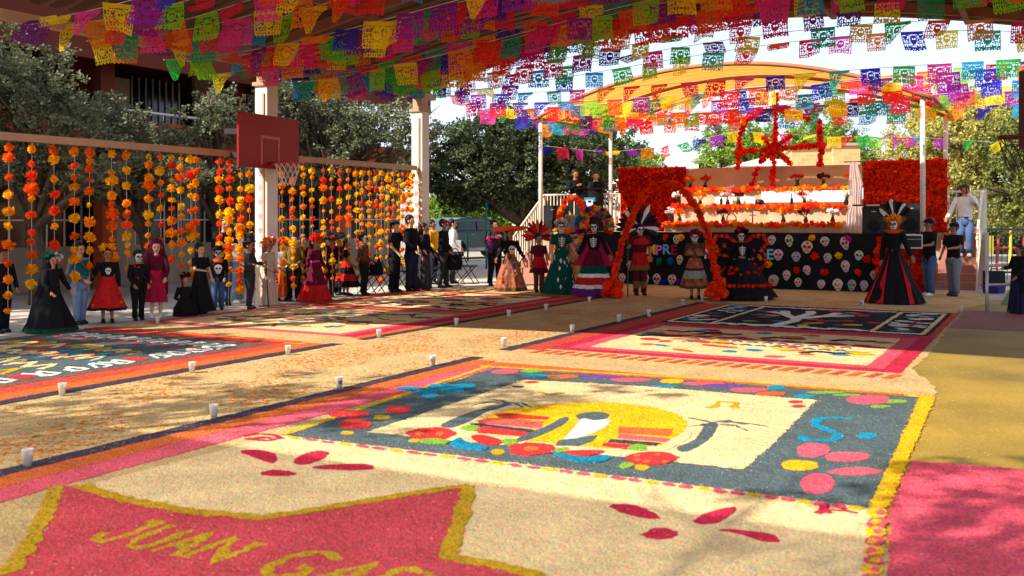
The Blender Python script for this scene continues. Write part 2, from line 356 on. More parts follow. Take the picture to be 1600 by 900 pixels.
for (x, y, rx, ry) in [(676,681,37,9), (830,706,38,10), (1017,721,41,11)]:
    c.blob('red_flower', x, y, rx, ry, SD['red'], .032)
    for j in range(5 if rx != 38 else 1): c.blob('flower_dot', x+(random.uniform(-.6,.6)*rx if rx != 38 else 0), y+(random.uniform(-.5,.5)*ry if rx != 38 else 0), 6 if rx != 38 else 12, 2 if rx != 38 else 4, SD['orange'], .036, jit=.004)
for pts, mm, nm in [(z8((230,205),(280,175),(320,195),(400,220),(445,228),(420,245),(330,238),(250,225)), 'teal', 'teal_wave'), (z8((800,250),(880,272),(1000,290),(1110,275),(1140,290),(1080,315),(960,312),(860,285)), 'teal', 'teal_wave'),
    (z8((350,165),(420,160),(520,190),(500,215),(420,210),(370,190)), 'red', 'red_curl'), (z8((870,255),(960,248),(1110,250),(1040,275),(950,272)), 'red', 'red_curl'), (z8((290,125),(330,103),(390,110),(370,138)), 'green', 'green_leaf'),
    (z8((520,190),(600,183),(610,205),(550,218)), 'green', 'green_leaf'), (z8((830,240),(900,230),(900,252),(840,258)), 'green', 'green_leaf'), (z8((1235,240),(1290,212),(1350,225),(1330,250)), 'green', 'green_leaf'), (z8((1190,330),(1240,315),(1280,335),(1220,352)), 'green', 'green_leaf'), (z8((60,190),(130,180),(220,190),(200,210),(90,205)), 'green', 'green_leaf')]:
    c.patch(nm, pts, SD[mm], .034, jit=.006)
for x, y, rx, ry, mm in [(778,710,11,4.5,'gold'),(648,692,9,3,'gold'),(1003,734,12,4.5,'gold'),(597,655,14,3.5,'gold'),(543,680,10,3,'gold'),(545,650,31,6.5,'red'),(555,666,26,7,'red'),(622,643,19,6,'red'),(640,610,20,3,'aqua'),(662,613,24,4,'aqua'),(690,606,22,4,'aqua'),(706,613,20,4,'aqua'),(728,605,18,4,'aqua'),(672,621,14,3,'aqua'),
    (1270,707,25,11,'pink'),(1250,731,30,8,'yellow'),(1325,718,36,7.5,'pink'),(1337,741,40,6,'pink'),(1278,760,29,15,'hot'),(1355,684,16,4.5,'aqua'),(1358,627,34,7,'pink'),(1243,631,13,2.5,'red'),(1248,638,12,2.5,'red'),(832,600,12,1.8,'red'),(810,607,10,1.5,'purple'),
    (790,583,22,3.2,'pink'),(832,582,18,2.5,'green'),(835,590,20,2.5,'aqua'),(880,591,26,3,'orange'),(940,591,34,2.5,'violet'),(985,596,34,3,'pink'),(1050,598,20,3.5,'yellow'),(1100,602,30,3,'pink'),(1130,605,34,2.4,'violet'),(1170,612,30,3.5,'pink'),(1205,618,24,3.5,'orange'),(1213,608,16,3.5,'aqua'),(1257,622,16,3,'aqua'),(1040,606,20,2,'aqua'),(1290,616,28,2,'green'),(1322,620,22,1.8,'green'),(1398,630,20,3,'green'),(1375,638,16,2.2,'green')]:
    c.blob(mm+'_petal', x, y, rx, ry, SD[mm], .026, jit=.007)
c.stroke('teal_letter', [(1332,657),(1300,656),(1276,658),(1273,667),(1296,676),(1312,684),(1300,692),(1262,692),(1250,684)], .075, SD['aqua'], .026)
for pts in [[(735,637),(760,632),(785,631),(800,637)], [(775,634),(800,632),(818,640)], [(790,634),(815,633),(832,641)], [(748,641),(772,637),(792,636)], [(762,627),(785,629),(800,636)], [(1075,656),(1095,660),(1112,664)], [(1112,663),(1140,661),(1165,668)], [(1115,664),(1150,663),(1200,670)], [(1110,664),(1095,668),(1075,670)], [(1120,666),(1150,669),(1168,677)]]:
    c.stroke('palm_frond', pts, .035, SD['slate'], .029, taper=True)
c.patch('palm_trunk', [(690,668),(715,655),(750,643),(790,634),(795,637),(760,647),(735,661),(705,672)], SD['slate'], .029, jit=.006)
c.patch('palm_trunk', [(1058,703),(1085,691),(1102,668),(1122,666),(1108,690),(1072,710)], SD['slate'], .029, jit=.006)
c.stroke('yellow_note', [(1104,641),(1116,639),(1124,631),(1152,632),(1146,640),(1156,641)], .06, SD['gold'], .028)
c.stroke('yellow_note', [(828,618),(845,616),(855,620),(880,617)], .06, SD['gold'], .028)
for i in range(34):                                         # broken pink and yellow edging
    t = (i+.5)/34; x = 446+t*905; y = 684+t*114
    c.blob(('pink' if i % 3 else 'yellow')+'_edge_dash', x, y+1.2, 11, 1.6+1.5*t, SD['hot' if i % 3 else 'yellow'], .023, rot=.125, jit=.01)
for pts in [[(375,709),(397,706),(425,711),(433,721),(424,727),(400,719)], [(459,727),(470,715),(494,708),(513,710),(505,720),(480,729)], [(486,734),(528,729),(576,729),(581,736),(540,738)], [(953,793),(985,792),(1015,802),(1031,815),(992,811),(962,801)], [(1084,819),(1108,804),(1150,796),(1141,810),(1112,823)], [(1124,832),(1165,833),(1206,840),(1219,851),(1190,850),(1160,840)]]:
    c.patch('crimson_petal', pts, SD['crimson'], .022, jit=.008)
c.blob('crimson_petal', 433,743,26,5, SD['crimson'], .022); c.blob('crimson_petal', 1033,839,28,8.5, SD['crimson'], .022)
for pts in [[(380,684),(400,680),(428,682),(440,688),(415,692),(385,688)], [(395,688),(410,686),(425,688)], [(1270,792),(1290,790),(1285,800),(1300,806)], [(1275,806),(1290,800),(1320,802),(1340,806)], [(1305,795),(1320,800)]]:
    c.stroke('crimson_scroll', pts, .04, SD['crimson'], .022)
BAN = [(90,763),(126,763),(200,786),(300,804),(410,814),(500,800),(640,776),(733,763),(712,840),(700,875),(765,887),(830,901),(930,980),(800,1300),(-500,1300),(-200,960),(18,894),(48,853),(70,812)]
c.patch('pink_banner', BAN, SD['banner'], .022, smooth=False)
c.stroke('yellow_outline', BAN[1:8], .085, SD['gold'], .027); c.stroke('yellow_outline', BAN[7:13], .085, SD['gold'], .027); c.stroke('yellow_outline', [BAN[0]]+BAN[:14:-1], .085, SD['gold'], .027)
GLY = {'J': [[(0,.3),(.2,.02),(.6,0),(.8,.3),(.8,1)], [(.4,1),(1.05,1)]], 'U': [[(0,1),(0,.25),(.25,0),(.7,0),(.95,.25),(.95,1)]], 'A': [[(0,0),(.5,1),(1,0)], [(.25,.4),(.75,.4)]], 'N': [[(0,0),(0,1),(1,0),(1,1)]], 'G': [[(1,.85),(.7,1),(.3,1),(0,.7),(0,.3),(.3,0),(.7,0),(1,.2),(1,.45),(.6,.45)]], 'B': [[(0,0),(0,1),(.7,1),(.95,.8),(.7,.55),(0,.55)], [(.7,.55),(1,.3),(.75,0),(0,0)]]}
for ch, ox, oy, wx, wy, hx, hy in [('J',142,846,36,8,76,-31),('U',192,856,34,8,76,-31),('A',236,866,38,8,76,-32),('N',288,876,44,10,78,-32),('G',396,900,56,11,86,-36),('A',474,916,52,10,84,-36),('B',548,930,54,11,84,-37)]:
    for gl in GLY[ch]: c.stroke('letter_stroke', [(ox+a*wx+h_*hx, oy+a*wy+h_*hy) for a, h_ in gl], .052, SD['gold'], .0235, jit=.016)
for i in range(9):
    y = 806+i*15; x = 1372-i*1.5
    c.blob('pink_border_flower' if i % 2 else 'yellow_border_flower', x, y, 15, 8, SD['hot' if i % 2 else 'yellow'], .028, jit=.012); c.blob('border_flower_centre', x+random.uniform(-6,6), y, 8, 4, SD['yellow' if i % 2 else 'pink'], .031, jit=.008)
ps = patch(None, 'sawdust_patch', [(1425,724),(1500,730),(1600,738),(1900,762),(2100,1300),(1345,1300),(1392,900),(1392,800)], SD['hot'], .030, smooth=False, jit=.02)
tag(ps, 'thick plain pink sawdust patch lying right of the nearest carpet', 'sawdust')
# ---------------------------------------------------------------- farther carpets
def scatter(c, n, w0, w1, u0, u1, pal, rw, ru, z=.024, name='motif'):
    for i in range(n):
        mm = random.choice(pal); c.blob(mm+'_'+name, random.uniform(w0, w1), random.uniform(u0, u1), random.uniform(.4, 1)*rw, random.uniform(.4, 1)*ru, SD[mm], z+random.choice((0,.003)), rot=random.uniform(-.7, .7), space='uw', step=.08)
def frame(c, w0, w1, u0, u1, cols, wd, z=.017):
    for i, mm in enumerate(cols):
        a = wd*i; b = wd*(i+1)
        c.band(mm+'_border', w0+a, w0+b, u0+a, u1-a, SD[mm], z+.001*i); c.band(mm+'_border', w1-b, w1-a, u0+a, u1-a, SD[mm], z+.001*i)
        c.band(mm+'_border', w0+b, w1-b, u0+a, u0+b, SD[mm], z+.001*i); c.band(mm+'_border', w0+b, w1-b, u1-b, u1-a, SD[mm], z+.001*i)
def uwl(c, name, pts, wd, mm, z=.026): return c.stroke(name, pts, wd, SD[mm], z, space='uw', jit=.01)
random.seed(11)
c = CP(thing('sawdust_carpet', 'cream sawdust carpet with pink frame and music notes, middle of the right row', 'carpet', W(9.5,-6.8)))
c.band('dark_border', 7.13, 7.30, -8.9, -.9, SD['purple'], .020)
c.band('rust_border', 7.30, 7.62, -8.7, -1.0, SD['brick'], .018)
frame(c, 7.62, 11.85, -8.5, -4.9, ['crimson', 'hot'], .2)
c.band('cream_field', 8.02, 11.45, -8.1, -5.3, SD['cream'], .018)
scatter(c, 46, 8.2, 11.3, -7.95, -5.4, ['red','orange','red','teal','yellow','crimson','pink','orange'], .20, .13)
for w0, u0 in [(8.75,-5.9),(9.1,-6.0),(10.0,-6.1),(10.9,-5.9),(10.8,-7.3),(8.4,-6.6)]:
    uwl(c, 'black_note', [(w0-.25,u0-.1),(w0-.1,u0+.12),(w0+.15,u0+.05),(w0+.3,u0+.15)], .12, 'black')
for r_ in range(2):
    for j in range(11): uwl(c, 'dark_letter', [(8.9+j*.2,-6.7-r_*.32),(8.95+j*.2,-6.58-r_*.32),(9.03+j*.2,-6.7-r_*.32)], .05, 'slate', .028)
for j in range(9): c.blob('red_bloom', 8.7+j*.3, -6.35, .13, .1, SD['crimson'], .026, space='uw')
for j in range(24):                                          # fringe of tassels in the gap before it
    uwl(c, 'orange_tassel', [(7.7+j*.18,-8.62),(7.62+j*.18,-8.95)], .09, 'orange' if j % 2 else 'brick', .018)
c = CP(thing('sawdust_carpet', 'black sawdust carpet with white lace borders and white tree, rear of the right row', 'carpet', W(9.6,-2.9)))
c.band('black_field', 7.75, 11.75, -4.75, -1.0, SD['black'], .018)
frame(c, 7.62, 11.85, -4.9, -.9, ['brick'], .13)
for w0 in (7.85, 10.95):
    for u_ in (-4.6, -1.2): uwl(c, 'white_line', [(w0, u_), (w0+.7, u_)], .06, 'white')
    for w_ in (w0, w0+.7): uwl(c, 'white_line', [(w_, -4.6), (w_, -1.2)], .06, 'cream')
    scatter(c, 34, w0+.1, w0+.6, -4.5, -1.3, ['white','white','red','green','white','teal'], .16, .08, .022)
for j in range(22): c.blob('white_lace', 8.6+j*.105, -4.5+random.uniform(-.08,.08), .09, .08, SD['white'], .022, space='uw'); c.blob('white_lace', 8.6+j*.105, -1.25+random.uniform(-.06,.06), .07, .06, SD['white'], .022, space='uw')
for pts in [[(9.5,-4.4),(9.62,-3.6),(9.55,-3.0)], [(9.55,-3.2),(9.2,-2.5),(8.9,-2.2)], [(9.58,-3.2),(9.9,-2.6),(10.3,-2.3)], [(9.55,-3.0),(9.6,-2.2),(9.5,-1.8)], [(9.25,-2.6),(9.1,-2.0)], [(9.9,-2.6),(10.0,-1.9)], [(9.5,-4.4),(9.2,-4.5)], [(9.5,-4.4),(9.8,-4.5)]]: uwl(c, 'white_branch', pts, .16, 'white')
scatter(c, 42, 8.7, 10.8, -4.2, -1.4, ['red','yellow','teal','crimson','green','slate','violet'], .17, .13, .022)
# left row
c = CP(thing('sawdust_carpet', 'slate sawdust carpet with white lettered borders, nearest of the left row', 'carpet', W(2.9,-12.5)))
c.band('dark_border', 4.86, 5.05, -21, -9.4, SD['purple'], .020); c.band('orange_border', 4.55, 4.86, -21, -9.5, SD['orange'], .019); c.band('red_border', 4.25, 4.55, -21, -9.7, SD['brick'], .018)
c.band('far_orange_band', .5, 4.45, -9.62, -9.42, SD['orange'], .018); c.band('far_red_band', .5, 4.25, -9.80, -9.62, SD['red'], .018)
c.band('slate_field', .6, 4.25, -20, -9.8, SD['slate'], .017)
c.band('thin_line', 4.12, 4.2, -20, -9.95, SD['rust'], .020); c.band('thin_line', .7, 4.1, -9.98, -9.9, SD['rust'], .020)
for j in range(30):                                          # big white letters run along the two edges
    u0 = -10.4-j*.3+random.uniform(-.06,.06)
    if j % 5 != 4:
        uwl(c, 'white_letter', [(3.62,u0),(3.95,u0+.02),(4.0,u0-.12),(3.78,u0-.16),(3.62,u0-.2)][: 3+j % 3], .045, 'white'); uwl(c, 'white_letter', [(3.66,u0-.04),(3.98,u0-.2)], .038, 'white')
    else: c.blob('red_rose', 3.8, u0-.08, .16, .14, SD['red'], .024, space='uw')
for j in range(12):
    w0 = .9+j*.26; uwl(c, 'white_letter', [(w0,-10.5),(w0+.04,-10.15),(w0+.16,-10.2),(w0+.1,-10.42)], .045, 'white'); c.blob('red_rose', w0+.12, -10.62, .09, .05, SD['red'], .023, space='uw')
for r_ in range(4):
    for j in range(9):
        w0 = .9+j*.29+random.uniform(-.04,.04); u0 = -11.2-r_*.62+random.uniform(-.12,.12)
        uwl(c, 'cream_letter', [(w0+random.uniform(-.06,.06),u0-.2),(w0+.06,u0+random.uniform(.02,.2)),(w0+.17,u0-.02),(w0+random.uniform(.16,.3),u0-.2)], random.uniform(.05,.09), 'cream' if (r_ % 3 or j % 2) else 'gold')
scatter(c, 60, .9, 3.5, -15.5, -10.7, ['gold','brick','teal','rust','slate','cream','slate'], .18, .14, .022)
c = CP(thing('sawdust_carpet', 'cream sawdust carpet with dark green scribbled figures, middle of the left row', 'carpet', W(2.9,-7)))
c.band('dark_border', 4.9, 5.05, -8.9, -.4, SD['purple'], .020); c.band('orange_border', 4.72, 4.9, -8.8, -.5, SD['orange'], .019); c.band('crimson_border', 4.45, 4.72, -8.7, -.6, SD['crimson'], .0185)
frame(c, .5, 4.5, -8.7, -5.1, ['pink'], .22); c.band('cream_field', .72, 4.28, -8.48, -5.32, SD['cream'], .018)
for j in range(70):
    w0, u0 = random.uniform(.9,4.1), random.uniform(-8.2,-5.5); uwl(c, 'dark_scribble', [(w0,u0),(w0+random.uniform(.05,.3),u0+random.uniform(-.2,.2)),(w0+random.uniform(.1,.45),u0+random.uniform(-.2,.2))], random.uniform(.04,.11), random.choice(['slate','teal','rust','rust','crimson','slate','green']))
c = CP(thing('sawdust_carpet', 'cream sawdust carpet with purple and black swirls, farthest of the left row', 'carpet', W(2.9,-3)))
frame(c, .5, 4.45, -5.0, -.7, ['orange','crimson'], .2); c.band('cream_field', .9, 4.05, -4.6, -1.1, SD['cream'], .019)
for j in range(46):
    w0, u0 = random.uniform(1,3.8), random.uniform(-4.4,-1.3); uwl(c, 'swirl', [(w0,u0),(w0+random.uniform(.05,.3),u0+random.uniform(-.25,.25)),(w0+random.uniform(.2,.6),u0+random.uniform(-.2,.2))], random.uniform(.06,.2), random.choice(['purple','black','violet','red','orange','rust']))
# loose marigold petals on the walkway
b = MB(); random.seed(5)
for i in range(13000):
    if i < 10000: w0, u0 = random.uniform(5.1, 7.1), random.uniform(-17.5, -.5)
    else: w0, u0 = random.uniform(4, 12), random.uniform(-.8, 3.2)
    if noise.noise(Vector((w0*1.3, u0*.9, 3))) < .05+random.uniform(-.25,.2): continue
    p = W(w0, u0); a = random.uniform(0, 6.28); s_ = random.uniform(.012, .034); dx = Vector((math.cos(a), math.sin(a), 0))*s_; dy = Vector((-math.sin(a), math.cos(a), 0))*s_*.5
    z = Vector((0,0,.0125)); t = Vector((0,0,random.uniform(.002,.008)))
    b.add([p-dx+z, p-dy+z+t*.5, p+dx+z+t, p+dy+z+t*.5], [(0,1,2,3)])
tag(b.build('marigold_petals', mat('petal', srgb(226,122,22), .9, .25, 3, island=.3, trans=.2)), 'loose orange marigold petals strewn along the tan walkway', 'petals', kind='stuff')
# loose sawdust chips lying on the nearest layers
b = MB()
for i in range(20000):
    D = 4.3+random.random()**1.5*6; x = random.uniform(-.58, .58)*D; a = random.uniform(0, 6.28); s_ = random.uniform(.002, .0065)
    p = Vector((x, D, .0)); dx = Vector((math.cos(a), math.sin(a), random.uniform(-.3,.3)))*s_; dy = Vector((-math.sin(a), math.cos(a), random.uniform(-.3,.3)))*s_*.5
    w_, u_ = UW(p); z = Vector((0,0,(.013 if w_ < 7.13 else .0215)+random.uniform(0,.004)))
    if w_ > 12.2 or w_ < 5.1 or (w_ > 7.9 and random.random() < .8): continue
    b.add([p-dx+z, p-dy+z, p+dx+z, p+dy+z], [(0,1,2,3)])
tag(b.build('sawdust_chips', mat('chip', srgb(222,188,130), .95, .2, 30, island=.45)), 'loose pale sawdust chips strewn over the near carpets', 'sawdust', kind='stuff')
b = MB(); random.seed(21)
for i in range(2200):
    w_ = 12.0+abs(random.gauss(0,.9)); u_ = random.uniform(-15.5,-1); p = W(w_,u_); s_ = random.uniform(.004,.012); a = random.uniform(0,6.28)
    b.add([(p.x+s_*math.cos(a+q), p.y+s_*math.sin(a+q)*.7, .0115+random.uniform(0,.002)) for q in (0,1.5,3.1,4.7)], [(0,1,2,3)])
tag(b.build('spilled_sawdust', mat('chip_dull', srgb(176,148,86), .95, .2, 30, island=.3)), 'sawdust blown over the olive floor right of the carpets', 'sawdust', kind='stuff')
# ---------------------------------------------------------------- candles in cups
cupm = mat('cup_plastic', srgb(235,230,222), .35, .04, 20, trans=.35); wax = mat('wax', srgb(240,232,214), .5, .05, 20); wick = mat('wick', (.03,.02,.02)); lab = mat('cup_print', srgb(110,80,120), .5)
cb = MB(); cb.rings([(0,0,0,.026,.026),(0,0,.11,.037,.037),(0,0,.116,.039,.039),(0,0,.112,.036,.036),(0,0,.07,.032,.032)], 14)
cm = cb.mesh('cup', cupm, True)
cb = MB(); cb.rings([(0,0,.004,.024,.024),(0,0,.085,.030,.030),(0,0,.09,.022,.022)], 12); cx = cb.mesh('candle', wax, True)
cb = MB(); cb.tube([(0,0,.09),(.001,0,.112)], .0022, 5); ck = cb.mesh('wick', wick)
cb = MB(); cb.add([(.0335*math.cos(a)*1.01, .0335*math.sin(a)*1.01, z) for z in (.05,.085) for a in [R(-120+15*i) for i in range(5)]], [(i,i+1,i+6,i+5) for i in range(4)]); cl = cb.mesh('label', lab)
def candle(px, py, label, grp):
    t = thing('candle_cup', label, 'candle', G(px, py)+Vector((0,0,.012)), random.uniform(0,6), grp); t.scale = (1.0,)*3
    link('cup', cm, t); x = link('candle', cx, t); link('wick', ck, x)
    if random.random() < .5: link('label', cl, t)
random.seed(8)
for i, (x, y) in enumerate([(43,731),(334,656),(530,609),(676,573),(787,543),(894,521),(967,504),(1014,496),(1067,478),(1097,471)]):
    candle(x, y, f'white candle cup on the right edge of the walkway, {ordn(i)} from the camera', 'candle cups on the right edge of the walkway')
for i, (x, y) in enumerate([(97,620),(300,584),(450,556),(592,529),(713,510),(795,496),(853,486),(921,474),(968,463)]):
    candle(x, y, f'white candle cup on the left edge of the walkway, {ordn(i)} from the camera', 'candle cups on the left edge of the walkway')
for x, y, l in [(876,461,'white candle cup at the hem of the green gown'), (1197,473,'white candle cup in front of the wide black gown with orange flowers'), (1347,480,'white candle cup left of the black and red gown'), (1501,489,'white candle cup at the far right corner of the black carpet'), (246,507,'pale candle cup beside the boy in the red and black shirt'), (508,471,'white candle cup at the hem of the red underskirt')]:
    candle(x, y, l, 'candle cups near the dancers')
# ================================================================ roofs, posts, building, trees
steel = mat('roof_sheet_brown', srgb(100,66,48), .5, .10, 1.2, metal=.2); white_p = mat('white_paint', srgb(226,214,196), .55, .07, 4, .1, 40); brown_p = mat('brown_paint', srgb(150,96,66), .55, .1, 3); tan_p = mat('tan_paint', srgb(190,150,118), .55, .08, 3)
def vaultz(w, z0=4.95, rise=1.05, w0=-.4, w1=14.6):
    t = (w-w0)/(w1-w0)*2-1; return z0+rise*(1-t*t)
def vault(name, label, u0, u1, posts, z0=4.95):
    """curved sheet-metal roof over the court; ribs follow the curve"""
    t = courtthing(name, label, 'roof', 0, 0)
    NW_ = 28; npan = max(1, int(round((u1-u0)/1.0))); pw = (u1-u0)/npan
    for k in range(npan):                                   # one formed sheet after the other, each with its ribs
        b = MB(); cols = []
        prof = [(0,0),(.10,0),(.13,.05),(.20,.05),(.23,0),(.43,0),(.46,.05),(.53,.05),(.56,0),(.76,0),(.79,.05),(.86,.05),(.89,0),(1,0)]
        for (fu, dz) in prof:
            cols.append([(w_, u0+(k+fu)*pw+(.006 if fu == 0 else 0), vaultz(w_, z0)+dz) for w_ in [-.4+15*i/NW_ for i in range(NW_+1)]])
        n = NW_+1
        b.add([p for c_ in cols for p in c_]+[(p[0], p[1], p[2]+.03) for c_ in cols for p in c_], [(j*n+i, j*n+i+1, (j+1)*n+i+1, (j+1)*n+i) for j in range(len(prof)-1) for i in range(NW_)]+[(len(prof)*n+j*n+i, len(prof)*n+(j+1)*n+i, len(prof)*n+(j+1)*n+i+1, len(prof)*n+j*n+i+1) for j in range(len(prof)-1) for i in range(NW_)])
        b.build('roof_panel', steel, t)
    for u_ in [u0+.12, u1-.12]+[p for p in posts]:          # arched beams
        b = MB(); pts = [(w_, u_, vaultz(w_, z0)-.13) for w_ in [-.3+14.8*i/24 for i in range(25)]]
        for i in range(24):
            a_, b_ = pts[i], pts[i+1]; b.add([(a_[0],a_[1]-.06,a_[2]-.10),(a_[0],a_[1]+.06,a_[2]-.10),(a_[0],a_[1]+.06,a_[2]+.08),(a_[0],a_[1]-.06,a_[2]+.08),(b_[0],b_[1]-.06,b_[2]-.10),(b_[0],b_[1]+.06,b_[2]-.10),(b_[0],b_[1]+.06,b_[2]+.08),(b_[0],b_[1]-.06,b_[2]+.08)], [(0,1,5,4),(1,2,6,5),(2,3,7,6),(3,0,4,7)])
        b.build('arch_beam', brown_p, t)
    for w_ in (0, 14.2):
        b = MB(); b.box(w_-.09, w_+.09, u0+.05, u1-.05, z0-.42, z0-.28); b.build('eave_beam', tan_p, t)
    for w_ in (2.4, 4.8, 7.1, 9.5, 11.9):
        b = MB(); b.box(w_-.05, w_+.05, u0+.2, u1-.2, vaultz(w_, z0)-.31, vaultz(w_, z0)-.24); b.build('purlin', brown_p, t)
    for u_ in posts:
        for w_ in (0, 14.2):
            b = MB(); b.box(w_-.15, w_+.15, u_-.15, u_+.15, 0, z0-.75); p = b.build('post', white_p, t)
            b = MB(); b.box(w_-.19, w_+.19, u_-.19, u_+.19, z0-.75, z0-.68); b.box(w_-.13, w_+.13, u_-.13, u_+.13, z0-.68, z0-.42); b.build('capital', tan_p, p)
            if w_ == 0:
                b = MB(); b.box(w_+.05, w_+.09, u_-.175, u_-.15, .3, z0-.9); b.build('conduit', tan_p, p)
    return t
roof = vault('canopy_roof', 'brown ribbed sheet-metal canopy arching over the court on white posts', -11.7, .6, (0, -5.3, -11.5))
# painted faces on the posts (grey leaf and flower prints)
prn = mat('post_print', srgb(170,150,150), .6)
for o in [o for o in roof.children if o.name.startswith('post')]:
    xs = [v.co for v in o.data.vertices]; w0 = min(v.x for v in xs); u0 = min(v.y for v in xs)
    if w0 < 1 and u0 > -8:
        for j in range(7):
            b = MB(); z = .9+j*.27; q_ = [(.13+.05*math.cos(a)*(1+.3*math.sin(5*a)), z+.06*math.sin(a)) for a in [6.283*i/14 for i in range(14)]]
            b.add([(w0+x, u0-.004, zz) for x, zz in q_], [tuple(range(14))]); b.build('painted_flower', prn, o)
# ---------------------------------------------------------------- backboards
red_b = mat('backboard_red', srgb(150,16,20), .45, .06, 3); rim_m = mat('rim_red', srgb(190,60,50), .5); net_m = mat('net_cord', srgb(225,215,205), .9); iron = mat('dark_iron', srgb(50,44,42), .6)
def backboard(label, C0, ax, nrm, wd, ht, col, line, rimc, netc):
    """C0 bottom-left corner seen from the court, ax along the board, nrm towards the court"""
    t = thing('basketball_backboard', label, 'backboard', C0); ax = ax.normalized(); nrm = nrm.normalized(); z = Vector((0,0,1))
    def slab(a0, a1, z0, z1, d0, d1, m, nm, par):
        b = MB(); b.add([ax*a+z*h+nrm*d for d in (d0, d1) for h in (z0, z1) for a in (a0, a1)], [(0,1,3,2),(4,6,7,5),(0,4,5,1),(2,3,7,6),(0,2,6,4),(1,5,7,3)]); return b.build(nm, m, par)
    bd = slab(0, wd, 0, ht, -.04, 0, col, 'board', t)
    x0, x1, zt = wd*.5-.3, wd*.5+.3, .60
    for a_ in [(x0, x0+.05, .06, zt), (x1-.05, x1, .06, zt), (x0+.05, x1-.05, zt-.05, zt)]: slab(*a_, .002, .006, line, 'painted_line', bd)
    slab(wd*.5-.4, wd*.5+.4, .2, .3, -.72, -.04, iron, 'bracket', t); slab(wd*.5-.4, wd*.5+.4, ht-.35, ht-.25, -.72, -.04, iron, 'bracket', t)
    cc = ax*wd*.5+nrm*.38+z*.10; b = MB()
    b.tube([cc+(ax*math.cos(a)+nrm*math.sin(a))*.23 for a in [6.283*i/24 for i in range(25)]], .016, 6); b.tube([cc-nrm*.23, cc-nrm*.38], .03, 6); b.tube([cc-nrm*.2+ax*.08, cc-nrm*.38+ax*.08-z*.08], .012, 6); b.tube([cc-nrm*.2-ax*.08, cc-nrm*.38-ax*.08-z*.08], .012, 6)
    rm = b.build('rim', rimc, t, True); b = MB()
    for i in range(12):
        for s_ in (-1, 1):
            b.tube([cc+(ax*math.cos(a+s_*k_*.26)+nrm*math.sin(a+s_*k_*.26))*(.23-.028*k_)-z*(.10*k_+.01) for k_ in range(5) for a in [6.283*i/12]], .0045, 4)
    b.build('net', netc, rm); return t
# board hangs from the middle post, square to the court line and facing along it
p0 = P(373,262,17.5); p1 = P(467,265,19.3); axv = (p1-p0); axv.z = 0
p0.z = 2.58
backboard('red basketball backboard with white hoop square fixed on the left post', p0, axv, Vector((axv.y, -axv.x, 0)), axv.length, .98, red_b, mat('line_paint', srgb(190,120,105), .6), rim_m, net_m)
C1 = P(1592,214,12.0)
backboard('dark red basketball hoop cut off by the right picture edge', C1+Vector((.38,.75,-.10)), Vector((0,-1,0)), Vector((-1,0,0)), 1.5, 1.0, mat('backboard_dark', srgb(70,14,16), .5), white_p, mat('rim_dark', srgb(84,18,18), .5), mat('net_dark', srgb(60,50,45), .9))
b = thing('hoop_pole', 'dark steel pole carrying the hoop at the right picture edge', 'pole', (C1.x+1.3, C1.y, 0)); bb = MB(); bb.tube([(0,0,0),(0,0,3.4)], .07, 10); bb.build('shaft', iron, b, True); bb = MB(); bb.tube([(0,0,3.1),(-.5,0,3.1)], .05, 8); bb.build('arm', iron, b)
# ---------------------------------------------------------------- rail that carries the flower strands
RZ = 2.80
t = courtthing('hanging_rail', 'long horizontal brown rail between the white posts carrying flower strands', 'rail')
for a0, a1 in ((-13.5, -5.5), (-5.1, -.2)):
    b = MB(); b.box(-.05, .05, a0, a1, RZ, RZ+.11); b.build('rail_tube', tan_p, t)
def strand(u_, top, n, gap, lab, rnd, yellowish=.4, wofs=0.0):
    t = courtthing('flower_strand', lab, 'garland', wofs, u_, 'paper flower strands hanging from the rail')
    ln = gap*n+.1; tl = rnd.uniform(-.05, .05); b = MB(); b.tube([(0,0,RZ+.02),(tl*.4,0,RZ-ln*.5),(tl,0,RZ-ln-.1)], .004, 4); b.build('string', mat('twine', srgb(200,190,175), .9), t)
    z = RZ-top; reds = rnd.random()
    for i in range(n):
        r = rnd.uniform(.045, .092)*(.92 if gap < .2 else 1.1)
        c_ = rnd.choice(YELLOWS) if rnd.random() < yellowish else rnd.choice(ORANGES if rnd.random() < .92 else REDS[1:2]+ORANGES[:2])
        f = pom(t, (tl*(RZ-z)/ln+rnd.uniform(-.012,.012), 0, z), r, c_, rnd); f.scale = (r*rnd.uniform(.8,1.1), r*rnd.uniform(.8,1.1), r*rnd.uniform(.75,1.15))
        z -= gap*rnd.uniform(.6, 1.4)
        if z < .25: break
rnd = random.Random(3)
xsL = [14,50,84,116,140,174,197,233,250,268,282,297,307]; xsM = [343,359,376,389]; xsR = [428,440,456,474,487,505,517,531,544,556,566,577,588,597,606,615,623,630,637,643]
for i, x in enumerate(xsL):
    strand(onW(x, 250, 0)[0], .10, 11 if x < 100 else 10, .21, f'orange paper flower strand, {ordn(i)} from the left picture edge', rnd, .15+.03*i)
for i, x in enumerate(xsM):
    strand(onW(x, 250, 0)[0], .10, 13, .20, f'orange and yellow paper flower strand just left of the backboard post, {ordn(i)} of four', rnd, .5)
for i, x in enumerate(xsR):
    strand(onW(x, 262, 0)[0], .10+rnd.uniform(0,.08), 13, .195, f'orange and yellow paper flower strand right of the backboard, {ordn(i)} counting from it', rnd, .5)
